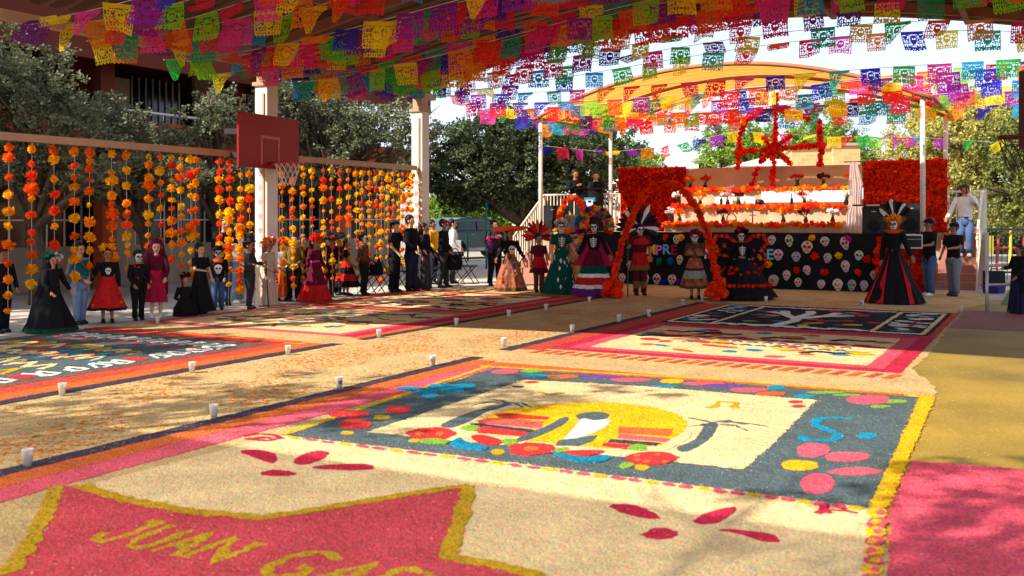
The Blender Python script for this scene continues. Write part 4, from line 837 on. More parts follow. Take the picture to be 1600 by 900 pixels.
pom(wh, (onU(1208,233,uw_)[0], uw_-.05, onU(1208,233,uw_)[1]), .17, REDS[0], rnd); pom(wh, (onU(1155,238,uw_)[0], uw_-.05, onU(1155,238,uw_)[1]), .15, REDS[1], rnd); pom(wh, (onU(1283,228,uw_)[0], uw_-.05, onU(1283,228,uw_)[1]), .14, REDS[1], rnd)
# red flower walls
def flowerwall(label, u_, x0, x1, y0, y1, cols, sd):
    rn = random.Random(sd); t = courtthing('flower_wall', label, 'flower wall'); w0, zt = onU(x0, y0, u_); w1, zt2 = onU(x1, y0, u_); _, zb_ = onU((x0+x1)/2, y1, u_); zb_ = max(zb_, ST)
    b = MB(); b.box(w0, w1, u_, u_+.06, ST+.005, zt); b.build('panel', mat('panel_red', srgb(150,26,14), .9), t); b = MB()
    for i in range(int((w1-w0)*(zt-zb_)*300)):
        c_ = Vector((rn.uniform(w0, w1), u_-.01, rn.uniform(zb_, zt))); r = rn.uniform(.05,.085)
        for k_ in range(5):
            a = Vector((rn.gauss(0,1), -abs(rn.gauss(.7,.5)), rn.gauss(0,1))).normalized(); s_ = a.orthogonal().normalized(); s_ = Matrix.Rotation(rn.uniform(0,6.28),3,a) @ s_
            b.add([c_-s_*r*.3, c_+a*r*.7+s_*r*.7, c_+a*r*1.1, c_+a*r*.7-s_*r*.7], [(0,1,2,3)], rn.randrange(len(cols)))
    o = b.build('tissue_flowers', [mat('tissue_%d' % i, c_, .9, .15, 6, island=.3, trans=.35, spec=.1) for i, c_ in cols], t); tag(o, kind='stuff')
flowerwall('wall of red and orange tissue flowers left of the altar', 6.15, 966, 1071, 263, 366, [(10, srgb(214,34,14)), (11, srgb(232,46,16)), (12, srgb(196,24,12)), (13, srgb(246,76,22))], 1)
flowerwall('wall of red tissue flowers right of the altar', 7.2, 1349, 1480, 252, 372, [(14, srgb(228,50,18)), (15, srgb(242,66,22)), (16, srgb(250,84,28))], 2)
# things on the tiers
potm = mat('pot_black', srgb(26,22,24), .4); stem = mat('stem_green', srgb(50,84,36), .8)
def vase(label, x, tier, cols, wide=.16, potc=None, hgt=.16, n=12):
    w_ = onU(x, 330, uT[tier]+.2)[0]; t = courtthing('flower_vase', label, 'vase', w_, uT[tier]+.2, 'flower vases on the altar'); t.location.z = zT[tier]+.012
    b = MB(); b.rings([(0,0,0,.04,.04),(0,0,hgt*.45,.062,.062),(0,0,hgt*.85,.035,.035),(0,0,hgt,.045,.045)], 12); b.build('pot', potc or potm, t, True)
    b = MB()
    for i in range(n):
        a = rnd.uniform(0,6.28); r = wide*math.sqrt(rnd.random()); p = Vector((r*math.cos(a), r*math.sin(a)*.7, hgt+.10+rnd.uniform(0,.14)*(1-r/wide)+.02)); b.tube([(0,0,hgt*.8), p*.6+Vector((0,0,hgt*.3)), p], .005, 4); pom(t, p, rnd.uniform(.04,.06), rnd.choice(cols), rnd, True)
    b.build('stems', stem, t)
wht = [srgb(236,230,226), srgb(240,236,240)]; maroon = [srgb(110,16,28), srgb(90,10,24)]; rd = [srgb(200,30,30), srgb(214,60,40)]
for a_ in [('orange flowers in dark vase at the left of the top tier',1079,2,ORANGES),('red flowers in vase on the top tier near the left',1102,2,rd),('red flowers in glass on the top tier right of the wheel leg',1246,2,rd),('dark maroon flowers in vase on the top tier',1287,2,maroon),('orange flowers at the right end of the top tier',1329,2,ORANGES[:3]),
           ('white flowers in black vase behind the arch on the middle tier',1059,1,wht),('small yellow flowers right of the arch on the middle tier',1094,1,YELLOWS+ORANGES),('white and pink flowers on the middle tier',1137,1,wht+[srgb(230,150,170)]),('maroon flowers on the middle tier left of the black hat',1154,1,maroon),('red and white carnations on the middle tier',1257,1,rd+wht),('white flowers at the right end of the middle tier',1322,1,wht),
           ('white and black vase flowers on the lowest tier under the arch',1047,0,wht),('orange flowers in low bowl on the lowest tier under the arch',1062,0,ORANGES),('maroon flowers on the lowest tier',1130,0,maroon),('orange flowers on the lowest tier below the wheel',1224,0,ORANGES),('small maroon flowers on the lowest tier at right',1259,0,maroon),('white daisies in black vase on the lowest tier',1301,0,wht)]: vase(*a_)
def frame_(label, x0, x1, y0, y1, tier, du=.3):
    u_ = uT[tier]+du; w0, z1 = onU(x0, y0, u_); w1, z0 = onU(x1, y1, u_); z0 = zT[tier]+.012; t = courtthing('picture_frame', label, 'picture', (w0+w1)/2, u_); h_ = z1-z0; wd = (w1-w0)/2
    for a_ in [(-wd,wd,-.015,.015,0,.04),(-wd,wd,-.015,.015,h_-.04,h_),(-wd,-wd+.04,-.015,.015,.04,h_-.04),(wd-.04,wd,-.015,.015,.04,h_-.04)]: b = MB(); b.box(*a_); b.build('frame', whitecloth, t)
    b = MB(); b.box(-wd+.03,wd-.03,-.004,.008,.03,h_-.03); b.build('picture', mat('photo_print', srgb(96,104,80), .5, .5, 5), t)
frame_('wide white picture frame on the top altar tier', 1136, 1168, 273, 291, 2); frame_('small white picture frame beside the wheel leg', 1191, 1207, 274, 291, 2)
def hat(label, x, tier):
    t = courtthing('hat', label, 'hat', onU(x, 310, uT[tier]+.2)[0], uT[tier]+.2); t.location.z = zT[tier]+.013
    b = MB(); b.rings([(0,0,0,.2,.2),(0,0,.02,.2,.2),(0,0,.03,.12,.12)], 20); b.build('brim', potm, t, True); b = MB(); b.rings([(0,0,.02,.12,.12),(0,0,.12,.11,.11),(0,0,.16,.07,.07)], 16); b.build('crown', potm, t, True)
hat('round black hat on the middle altar tier', 1187, 1)
def bottle(label, x, tier):
    t = courtthing('bottle', label, 'bottle', onU(x, 310, uT[tier]+.15)[0], uT[tier]+.15, 'bottles on the altar'); t.location.z = zT[tier]+.012
    b = MB(); b.rings([(0,0,0,.035,.035),(0,0,.16,.037,.037),(0,0,.20,.014,.014),(0,0,.27,.014,.014)], 12); b.build('glass_body', mat('bottle_glass', srgb(30,24,20), .2), t, True); b = MB(); b.rings([(0,0,.268,.017,.017),(0,0,.29,.017,.017)], 10); b.build('cap', iron, t)
for l_, x, ti in [('dark bottle on the middle tier left of the maroon flowers',1127,1),('dark bottle on the middle tier right of the hat',1237,1)]: bottle(l_, x, ti)
ba = courtthing('basket', 'wicker basket with arched red handle on the lowest altar tier', 'basket', onU(1143,345,uT[0]+.2)[0], uT[0]+.2); ba.location.z = zT[0]+.012
b = MB(); b.rings([(0,0,0,.10,.08),(0,0,.09,.13,.1)], 16); b.build('bowl', mat('wicker', srgb(170,120,70), .9, .3, 60), ba); b = MB(); b.tube([(.12*math.cos(a),0,.08+.17*math.sin(a)) for a in [math.pi*i/12 for i in range(13)]], .018, 6); b.build('handle', mat('red_ribbon', srgb(196,40,24), .8), ba)
cr_ = courtthing('cross', 'small wooden cross on the lowest altar tier', 'cross', onU(1176,345,uT[0]+.25)[0], uT[0]+.25); cr_.location.z = zT[0]+.012
b = MB(); b.box(-.015,.015,-.012,.012,0,.30); b.build('upright', bark, cr_); b = MB(); b.box(-.08,.08,-.013,.013,.19,.22); b.build('crossbar', bark, cr_)
# ---------------------------------------------------------------- orange canopy over the stage
oc = courtthing('stage_canopy', 'arched orange membrane canopy over the stage on slim poles', 'canopy')
orm = mat('orange_membrane', srgb(236,150,52), .7, .08, 1.5, trans=.6)
cw0, cw1 = 1.35, 11.0
def cz(w_): t_ = (w_-cw0)/(cw1-cw0)*2-1; return 4.30+1.08*(1-t_*t_)
NS = 8
for k_ in range(NS):
    b = MB(); n = 25; ua, ub = 3.3+k_*.6, 3.3+(k_+1)*.6-.012
    b.add([(cw0+(cw1-cw0)*i/24, u_, cz(cw0+(cw1-cw0)*i/24)) for u_ in (ua, ub) for i in range(n)], [(i, i+1, n+i+1, n+i) for i in range(24)]); b.build('membrane_strip', orm, oc, True)
for u_ in (3.3, 5.7, 8.1):
    b = MB(); b.tube([(cw0+(cw1-cw0)*i/24, u_, cz(cw0+(cw1-cw0)*i/24)-.06) for i in range(25)], .045, 6); b.build('arch_tube', brown_p, oc, True)
for w_, u_ in ((1.5,3.4),(10.8,3.4),(10.85,8.1),(1.5,8.1)):
    b = MB(); b.tube([(w_,u_,0),(w_,u_,cz(w_)-.05)], .055, 10); b.build('pole', mat('pole_cream', srgb(206,194,176), .5, .1, 6), oc, True)
for w_ in (cw0+.02, cw1-.02):
    b = MB(); b.tube([(w_,3.3,cz(w_)),(w_,8.1,cz(w_))], .04, 6); b.build('edge_tube', brown_p, oc)
# ---------------------------------------------------------------- stairs
def stairs(label, w0, w1, u0, u1, m, sides):
    t = courtthing('staircase', label, 'stairs'); n = 7
    for i in range(n):
        b = MB(); b.box(w0, w1, u0+(u1-u0)*i/n, u1+.0, ST*i/n+(.0 if i == 0 else .001), ST*(i+1)/n); b.build('step', m, t)
    for w_ in sides:
        rl = MB(); a, c_ = Vector((w_, u0+.05, 1.18)), Vector((w_, u1, ST+1.0)); rl.tube([a, c_], .03, 8); rl.tube([a-Vector((0,0,.85)), c_-Vector((0,0,.85))], .02, 6); rl.build('handrail', railw, t, True)
        for i in range(15):
            p = a.lerp(c_, i/14); b = MB(); b.box(w_-.014, w_+.014, p.y-.014, p.y+.014, p.z-.85 if 0 < i < 14 else max(0.0, p.z-1.15), p.z-.02); b.build('baluster', railw, t)
    return t
stairs('pale stairs with cream railing up to the left end of the stage', .96, 2.2, 2.8, 4.6, brickpink, (.99,))
def railing(label, p0, p1, z0, h_, n, m, mid=False):
    t = courtthing('railing', label, 'railing', p0[0], p0[1]); d = Vector((p1[0]-p0[0], p1[1]-p0[1], 0))
    for z_, nm in ((z0+h_,'top_rail'), (z0+.12,'bottom_rail')):
        b = MB(); b.tube([(0,0,z_), (d.x,d.y,z_)], .025, 8); b.build(nm, m, t, True)
    for i in range(n+1):
        p = d*i/n; e = i in (0, n); b = MB(); r = .028 if e else .012; b.box(p.x-r, p.x+r, p.y-r, p.y+r, z0 if e else z0+.12, z0+h_-.005+(.02 if e else 0)); b.build('end_post' if e else 'baluster', m, t)
    return t
railing('cream railing behind the lectern along the left stage end', (.99, 4.62), (onU(968,305,4.62)[0], 4.62), ST, 1.0, 22, railw)
RW0, RW1, RU = onU(1462,452,5.3)[0], onU(1524,452,5.3)[0], 5.3
stairs('pink stairs climbing to the right end of the stage where a man stands', RW0, RW1, RU, RU+1.8, mat('stair_rose', srgb(160,104,88), .9, .15, 2, .3, 30), (RW1+.03,))
b = MB(); ld = courtthing('landing', 'raised concrete landing at the top of the right stairs', 'platform'); b.box(SR+.01, RW1+.1, RU+1.81, RU+3.6, 0, ST); b.build('slab', conc, ld)
railing('white railing at the back of the right stair landing', (RW0-.3, RU+3.0), (RW1+.05, RU+3.0), ST, 1.05, 7, white_p)
railing('white railing on the right side of the stair landing', (RW1+.06, RU+1.85), (RW1+.06, RU+2.95), ST, 1.05, 6, white_p)
# ---------------------------------------------------------------- lectern, speakers, small altar
le = courtthing('lectern', 'tall lectern draped in black cloth with white shield emblem', 'lectern', onU(921,330,4.2)[0], 4.2); le.location.z = ST; le.rotation_euler.z = R(-4)
hz = onU(921,296,4.2)[1]-ST; b = MB(); b.rings([(0,0,0.02,.40,.26),(0,0,hz*.5,.37,.24),(0,0,hz-.03,.36,.23),(0,0,hz,.34,.21)], 32); b.build('draped_body', blackcloth, le, True)
b = MB(); b.box(-.40,.40,-.24,.24,hz,hz+.03); b.build('top', blk, le)
teal_m = mat('emblem_teal', srgb(60,150,165), .7); b = MB(); zc = hz*.70
b.add([(x, -.262-.0, zc+z_) for x, z_ in [(-.15,.12),(.15,.12),(.14,.05),(.17,.02),(-.17,.02),(-.14,.05)]], [(0,5,4,3,2,1)]); b.build('emblem_ribbon', teal_m, le)
b = MB(); b.add([(x, -.268, zc+z_) for x, z_ in [(-.09,.06),(.09,.06),(.09,-.05),(.06,-.11),(0,-.14),(-.06,-.11),(-.09,-.05)]], [tuple(range(7))[::-1]]); b.build('emblem_shield', mat('emblem_white', srgb(220,222,224), .7), le)
b = MB(); b.add([(x, -.272, zc+z_) for x, z_ in [(-.05,.04),(.05,.04),(.03,-.01),(-.03,-.01)]], [(3,2,1,0)]); b.build('emblem_mark', blk, le)
def speaker(label, x0, x1, y0, y1, u_, dep=.35, zb_=None):
    w0, z1 = onU(x0, y0, u_); w1, z0 = onU(x1, y1, u_); z0 = ST if zb_ is None else zb_
    t = courtthing('loudspeaker', label, 'loudspeaker', (w0+w1)/2, u_); t.location.z = z0; hw = (w1-w0)/2; h_ = z1-z0
    b = MB(); b.box(-hw, hw, 0, dep, 0, h_); b.build('cabinet', blk, t); b = MB(); b.box(-hw+.03, hw-.03, -.012, -.001, .04, h_-.04); gr = b.build('grille', mat('grille', srgb(28,28,30), .5, .3, 90), t)
    b = MB(); r = min(hw-.06, h_*.22); b.tube([(0,-.013,h_*.32),(0,-.03,h_*.32)], [r, r*.85], 18); b.build('woofer', mat('cone', srgb(12,12,12), .7), t); b = MB(); b.box(-.05,.05,-.016,-.0125,h_-.12,h_-.10); b.build('badge', alum, t)
speaker('black loudspeaker at the top of the left stairs', 849, 880, 321, 375, 3.75)
speaker('tall black loudspeaker cabinet right of the altar under a flat cover', 1347, 1384, 323, 420, 3.72)
speaker('black loudspeaker in front of the right red flower wall', 1407, 1440, 318, 370, 4.3)
cv = courtthing('cover_board', 'flat dark cover board lying over the tall loudspeaker', 'board', onU(1364,318,3.9)[0], 3.9); cv.location.z = onU(1364,322,3.72)[1]+.003
b = MB(); b.box(-.40,.42,-.3,.3,0,.035); b.build('board', blk, cv); b = MB(); b.box(-.1,.42,-.31,-.302,.005,.03); b.build('shiny_edge', alum, cv)
sa = courtthing('small_altar', 'small altar under an orange flower arch at the left stage end', 'altar', onU(893,360,3.45)[0], 3.45); sa.location.z = .0
b = MB(); b.box(-.45,.45,-.2,.2,0,ST-.05); b.build('table', mat('gold_cloth', srgb(150,110,50), .8, .4, 8), sa)
_, zp = onU(893,318,3.45); pr = [(x, z_) for x, z_ in [(.42*math.cos(a), ST-.05+.95*math.sin(a)) for a in [math.pi*i/12 for i in range(13)]]]
b = MB(); b.tube([(x,.1,z_) for x, z_ in pr], .02, 6); b.build('arch_frame', iron, sa)
for p in resample([Vector((x,.1,z_)) for x, z_ in pr], .09, False): pom(sa, p+Vector((rnd.uniform(-.04,.04),rnd.uniform(-.06,.02),rnd.uniform(-.04,.04))), rnd.uniform(.07,.1), rnd.choice(ORANGES[:4]), rnd)
b = MB(); b.box(-.17,.17,-.02,.02,ST,ST+.46); fr = b.build('frame', mat('gilt', srgb(190,140,40), .4, .2, 20), sa); b = MB(); b.box(-.13,.13,-.03,-.021,ST+.04,ST+.42); b.build('portrait', mat('portrait_print', srgb(120,112,108), .6, .7, 14), fr)
for i in range(26): pom(sa, (rnd.uniform(-.45,.45), rnd.uniform(-.3,-.15), rnd.uniform(.75,ST+.1)), rnd.uniform(.05,.08), rnd.choice(ORANGES+YELLOWS+[srgb(120,90,40)]), rnd, True)
# ---------------------------------------------------------------- flower arch in front of the stage
ARC = [srgb(255,66,24), srgb(252,84,28), srgb(246,52,20)]
fa = thing('flower_arch', 'tall red and orange paper flower arch standing at the end of the walkway', 'flower arch', G(1040,466))
Da = G(1040,469).y; pts = [(957,462),(958,440),(965,405),(975,370),(988,335),(1003,308),(1022,291),(1040,286),(1058,290),(1076,306),(1090,328),(1103,358),(1112,392),(1119,430),(1124,462)]
q_ = []
for x, y in pts:
    f_ = (x-957)/167; D_ = Da+.5-1.0*f_; p = P(x, y, D_); p.z = max(p.z, .06); q_.append(p-fa.location)
b = MB(); b.tube(q_, .03, 8); b.build('hoop', iron, fa, True)
for p in resample(q_, .055, False):
    for k_ in range(2): pom(fa, p+Vector((rnd.gauss(0,.02), rnd.gauss(0,.02), rnd.gauss(0,.02))), rnd.uniform(.055,.075), rnd.choice(ARC), rnd)
for e in (q_[0], q_[-1]):
    for k_ in range(16): pom(fa, e+Vector((rnd.gauss(0,.10), rnd.gauss(0,.10), abs(rnd.gauss(.08,.10)))), rnd.uniform(.08,.12), rnd.choice(ARC), rnd)
# ---------------------------------------------------------------- mixer desk, heap of flowers, boxes at right
md = thing('mixer_rack', 'silver edged rack case with audio mixer on a stand at the right', 'mixer', G(1420,464)); Dm = md.location.y; zt = P(0,366,Dm).z; z0 = P(0,388,Dm).z
b = MB(); b.box(-.21,.21,-.2,.2,z0,zt); b.build('case', alum, md); b = MB(); b.box(-.18,.18,-.215,-.201,z0+.03,zt-.03); fp = b.build('front_panel', blk, md); b = MB()
for i in range(8): b.tube([(-.14+i*.04,-.216,zt-.1),(-.14+i*.04,-.235,zt-.1)], .010, 8)
b.build('knobs', alum, fp)
for sx in (-1,1): b = MB(); b.tube([(sx*.17,-.12,z0),(-sx*.2,.12,.02)], .014, 6); b.build('stand_leg', iron, md); b = MB(); b.tube([(sx*.17,.12,z0),(-sx*.2,-.12,.02)], .014, 6); b.build('stand_leg', iron, md)
hp = courtthing('flower_screen', 'low screen covered in orange red paper flowers behind the mixer', 'flower screen', onU(1412,400,3.45)[0], 3.45)
hw = .55; b = MB(); b.box(-hw,hw,-.03,.03,0,1.15); b.build('panel', mat('panel_red'), hp)
for i in range(150): pom(hp, (rnd.uniform(-hw,hw), -.05-rnd.random()*.06, rnd.uniform(.05,1.25)), rnd.uniform(.07,.11), rnd.choice(REDS+ORANGES[3:4]), rnd)
bxs = thing('storage_box', 'purple plastic box on the grass near the right edge', 'box', G(1553,458)); b = MB(); b.rings([(0,0,0,.24,.2),(0,0,.15,.27,.22)], 4); b.build('tub', mat('purple_plastic', srgb(50,34,110), .4), bxs); b = MB(); b.box(-.2,.2,-.16,.16,.151,.175); b.build('lid', mat('purple_lid', srgb(60,40,130), .4), bxs)
bg_ = thing('equipment_case', 'black equipment case standing on the purple box', 'case', G(1553,458)+Vector((0,0,.176))); b = MB(); b.box(-.19,.19,-.13,.13,0,.32); b.build('body', blk, bg_); b = MB(); b.tube([(-.08,0,.32),(-.07,0,.37),(.07,0,.37),(.08,0,.32)], .012, 6); b.build('handle', iron, bg_)
# metal handrail and playground fence at the right edge
hr = thing('handrail', 'bent silver metal handrail on the court near the right edge', 'handrail', G(1542,488)); z = P(0,416,hr.location.y).z
for dx in (0, 1.3): b = MB(); b.tube([(dx,0,0),(dx,0,z)], .03, 8); b.build('post', alum, hr, True)
b = MB(); b.tube([(-.02,0,z),(1.4,0,z+.1)], .028, 8); b.build('top_rail', alum, hr, True); b = MB(); b.tube([(0,0,z*.6),(1.3,0,z*.62)], .02, 8); b.build('mid_rail', alum, hr, True)
fn = thing('fence', 'tall green and grey bar fence in front of the playground', 'fence', P(1530,340,26).xy.to_3d()); Df = 26.0
ftop = P(0,352,Df).z; fm = mat('fence_green', srgb(60,96,88), .5)
for z_ in (.25, ftop-.1): b = MB(); b.tube([(0,0,z_),(4.2,.2,z_)], .03, 6); b.build('rail', fm, fn)
for i in range(30): b = MB(); b.tube([(.05+i*.14,i*.007,.05),(.05+i*.14,i*.007,ftop)], .011, 6); b.build('bar', fm if i % 8 else mat('fence_post_teal', srgb(30,110,100), .5), fn)
pl = thing('playground_frame', 'red and yellow playground climbing frame beyond the fence', 'playground', P(1560,340,32).xy.to_3d()); zt = 1.35
for i in range(6): b = MB(); b.tube([(-.9+i*.42,0,0),(-.7+i*.42,.3,zt if i % 2 else zt*.8)], .05, 8); b.build('leg', [mat('play_red', srgb(170,50,42), .5), mat('play_yellow', srgb(176,160,50), .5)][i % 2 if i != 2 else 0], pl)
for z_ in (.7, 1.3): b = MB(); b.tube([(-.9,.1,z_),(1.4,.2,z_)], .04, 8); b.build('cross_bar', mat('play_red'), pl)
b = MB(); b.box(-.6,-.2,-.1,.1,.5,1.1); b.build('panel', mat('play_yellow'), pl)
# ---------------------------------------------------------------- beyond: brick boxes, walls, tent, car
brk = bpy.data.materials.new('orange_brick'); brk.use_nodes = True; N_ = brk.node_tree.nodes; bt = N_.new('ShaderNodeTexBrick'); bt.inputs['Scale'].default_value = 1; bt.inputs['Color1'].default_value = (*srgb(226,168,110),1); bt.inputs['Color2'].default_value = (*srgb(212,146,90),1); bt.inputs['Mortar'].default_value = (*srgb(214,170,130),1); bt.inputs['Brick Width'].default_value = .4; bt.inputs['Row Height'].default_value = .16; bt.inputs['Mortar Size'].default_value = .012
g_ = N_.new('ShaderNodeTexCoord'); mp_ = N_.new('ShaderNodeMapping'); mp_.inputs['Rotation'].default_value = (R(90),0,0); brk.node_tree.links.new(g_.outputs['Object'], mp_.inputs[0]); brk.node_tree.links.new(mp_.outputs[0], bt.inputs[0]); brk.node_tree.links.new(bt.outputs[0], N_['Principled BSDF'].inputs['Base Color']); N_['Principled BSDF'].inputs['Roughness'].default_value = .9
def block(name, label, cat, x0, x1, y0, D_, dep, m, cap=None):
    a, c_ = P(x0, y0, D_), P(x1, y0, D_); t = thing(name, label, cat, (a.x, D_, 0), -A*.4); wd = c_.x-a.x
    b = MB(); b.box(0, wd, 0, dep, 0, a.z); b.build('wall', m, t)
    if cap: b = MB(); b.box(-.1, wd+.1, -.1, dep+.1, a.z+.002, a.z+.12); b.build('coping', cap, t)
    return t
block('brick_building', 'wide orange brick box behind the left part of the altar top', 'building', 1237, 1300, 233, 44, 4, brk, conc)
block('brick_building', 'tall orange brick box right of the flower wheel', 'building', 1302, 1342, 228, 43, 4, brk, conc)
hs_ = block('house', 'pale house with dark window above the red flower wall', 'building', 1085, 1118, 252, 60, 5, white_p, alum); b = MB(); b.box(.25, 1.0, -.04, -.005, P(0,262,60).z-.2, P(0,255,60).z); b.build('window', glass, hs_)
tn = thing('market_tent', 'white peaked tent roof behind the altar', 'tent', (P(1195,262,48).x, 48, 0)); zt = P(0,249,48).z; ze = P(0,262,48).z
b = MB(); b.add([(-2,-1.8,ze),(2,-1.8,ze),(2,1.8,ze),(-2,1.8,ze),(0,0,zt+.1)], [(0,1,4),(1,2,4),(2,3,4),(3,0,4)]); b.build('roof', whitecloth, tn)
for sx in (-1.95,1.95):
    for sy in (-1.75,1.75): b = MB(); b.tube([(sx,sy,0),(sx,sy,ze)], .04, 6); b.build('leg', alum, tn)
tn = thing('market_tent', 'white tent roof left of the red flower wall behind the stage', 'tent', (P(962,300,40).x, 40, 0)); zt = P(0,278,40).z; ze = P(0,302,40).z
b = MB(); b.add([(-1.2,-1.5,ze),(1.6,-1.5,ze),(1.6,1.5,ze),(-1.2,1.5,ze),(.2,0,zt)], [(0,1,4),(1,2,4),(2,3,4),(3,0,4)]); b.build('roof', whitecloth, tn)
for sx in (-1.15,1.55): b = MB(); b.tube([(sx,-1.4,0),(sx,-1.4,ze)], .04, 6); b.build('leg', alum, tn)
bw = thing('boundary_wall', 'bright white boundary wall behind the parked car', 'wall', (P(655,340,60).x, 60, 0)); L_ = P(980,340,60).x-P(655,340,60).x; zt = P(0,349,60).z+.9
b = MB(); b.box(0, L_, 0, .2, 0, zt); b.build('wall_face', white_p, bw); b = MB(); b.box(-.05, L_+.05, -.05, .25, zt+.002, zt+.12); b.build('coping', conc, bw)
sh_ = block('shelter', 'low green roofed shelter behind the left stair rail', 'shelter', 800, 832, 346, 46, 2.5, white_p, mat('green_roof', srgb(40,96,76), .6))
hd = thing('hedge', 'dark clipped hedge along the back behind the stage', 'hedge', (P(1440,340,46).x, 46, 0)); rn = random.Random(4); vs = []; fs = []
for i in range(26000):
    p = Vector((rn.uniform(-1,14), rn.uniform(-.6,.6), rn.uniform(0,2.3+.3*noise.noise(Vector((i*.01,0,0)))))); a = Vector((rn.gauss(0,1),rn.gauss(0,1),rn.gauss(0,1))).normalized(); s_ = a.orthogonal(); k_ = len(vs); vs += [tuple(p-a*.07), tuple(p+s_*.04), tuple(p+a*.07), tuple(p-s_*.04)]; fs.append((k_,k_+1,k_+2,k_+3))
me = bpy.data.meshes.new('foliage'); me.from_pydata(vs, [], fs); me.materials.append(deep); link('foliage', me, hd); b = MB(); b.box(-1,14,-.3,.3,0,1.9); b.build('core', mat('hedge_core', srgb(34,40,22), 1), hd)
# parked car
cpaint = mat('car_paint', srgb(64,82,80), .28, .05, 2, metal=.35, spec=.6); tyre = mat('tyre', srgb(22,22,22), .85); rimm = mat('alloy', srgb(150,152,154), .35, metal=.6)
def car(label, loc, rz):
    t = thing('parked_car', label, 'car', loc, rz)
    prof = [(-2.25,.42),(-2.3,.75),(-2.2,1.0),(-1.95,1.12),(-1.55,1.58),(-.9,1.68),(.1,1.66),(.75,1.45),(1.15,1.10),(1.9,.98),(2.2,.80),(2.28,.5),(2.2,.30),(-2.15,.30)]
    b = MB(); n = len(prof); lay = [(-.86,.96,.0),(-.90,1,0),(.90,1,0),(.86,.96,0)]; vs = []
    for y, k_, _ in lay:
        for x, z_ in prof: vs.append((x*k_, y*(1 if z_ < 1.12 else .84 if z_ > 1.4 else .95), .30+(z_-.30)*(1 if abs(y) > .88 else .985)))
    fs = [tuple(reversed(range(n))), tuple(range(3*n, 4*n))]+[(j*n+i, j*n+(i+1) % n, (j+1)*n+(i+1) % n, (j+1)*n+i) for j in range(3) for i in range(n)]
    b.add(vs, fs); b.build('body', cpaint, t)
    for s_ in (-1, 1):
        for nm, q_ in (('side_window',[(-1.45,1.16),(-1.2,1.50),(-.45,1.54),(-.45,1.16)]), ('side_window',[(-.38,1.16),(-.38,1.54),(.12,1.53),(.66,1.36),(.95,1.16)])):
            b = MB(); b.add([(x, s_*(.915-.10*max(0,(z_-1.12))/.4), z_) for x, z_ in q_], [(0,1,2,3,4)[:len(q_)] if s_ > 0 else tuple(reversed(range(len(q_))))]); b.build(nm, glass, t)
        for x in (-1.4, 1.4):
            b = MB(); b.tube([(x,s_*.70,.34),(x,s_*.93,.34)], .34, 22); wl_ = b.build('wheel', tyre, t, False); b = MB(); b.tube([(x,s_*.931,.34),(x,s_*.945,.34)], [.23,.20], 16)
            b.build('rim', rimm, wl_); b = MB(); b.tube([(x+.44*math.cos(a), s_*.905, .36+.42*math.sin(a)) for a in [math.pi*i/12 for i in range(13)]], .035, 6); b.build('wheel_arch', mat('black_trim', srgb(20,20,20), .6), t)
        b = MB(); b.box(-1.0,1.0,s_*.90-.02,s_*.90+.03,.34,.46); b.build('sill', rimm, t); b = MB(); b.ell((2.08,s_*.62,.82),(.16,.2,.09)); b.build('headlight', mat('lamp_glass', srgb(220,220,215), .15), t, True); b = MB(); b.ell((-2.2,s_*.7,.98),(.09,.14,.13)); b.build('tail_light', mat('lamp_red', srgb(150,20,20), .2), t, True)
        b = MB(); b.ell((.85,s_*1.0,1.14),(.10,.11,.07)); b.build('mirror', cpaint, t, True)
        for x in (-.7,.25): b = MB(); b.box(x,x+.18,s_*.905-.01,s_*.905+.02,.98,1.01); b.build('door_handle', rimm, t)
    b = MB(); b.add([(.80,-.70,1.44),(.80,.70,1.44),(1.16,.80,1.13),(1.16,-.80,1.13)], [(0,3,2,1)]); b.build('windscreen', glass, t)
    return t
car('dark green grey car parked behind the white post', G(738,403), R(38))
# green net posts beside the car
for i, (x, y) in enumerate([(760,420),(731,408)]):
    t = thing('fence_post', ['thin green post in front of the car nose','thin green post behind the car bonnet'][i], 'post', G(x,y)); b = MB(); b.tube([(0,0,0),(0,0,2.1)], .035, 8); b.build('shaft', mat('fence_post_teal'), t, True); b = MB(); b.ell((0,0,2.12),(.05,.05,.04)); b.build('cap', mat('fence_post_teal'), t)
# folding chairs
def fchair(label, x, y, rz):
    t = thing('folding_chair', label, 'chair', G(x, y), rz, 'black folding chairs behind the row of people')
    b = MB(); b.box(-.2,.2,-.2,.2,.43,.465); b.build('seat', blk, t)
    b = MB(); n = 8
    for j, z_ in enumerate((.62,.85)):
        for i in range(n+1): b.v.append((-.2+.4*i/n, .22+.03*math.sin(math.pi*i/n)+j*.03, z_))
    for i in range(n): b.f.append((i,i+1,n+2+i,n+1+i)); b.m.append(0)
    b.build('backrest', blk, t)
    for s_ in (-1,1):
        b = MB(); b.tube([(s_*.19,-.24,0),(s_*.19,.06,.45),(s_*.19,.25,.87)], .012, 6); b.build('leg', iron, t, True); b = MB(); b.tube([(s_*.17,.26,0),(s_*.17,-.16,.44)], .012, 6); b.build('leg', iron, t, True)
for i, (x, y, rz) in enumerate([(580,459,1.2),(603,457,1.3),(628,454,1.2),(681,447,1.3),(708,444,1.2),(731,443,1.3)]):
    fchair(f'black folding chair behind the standing adults, {ordn(i)} from the left', x, y, rz)
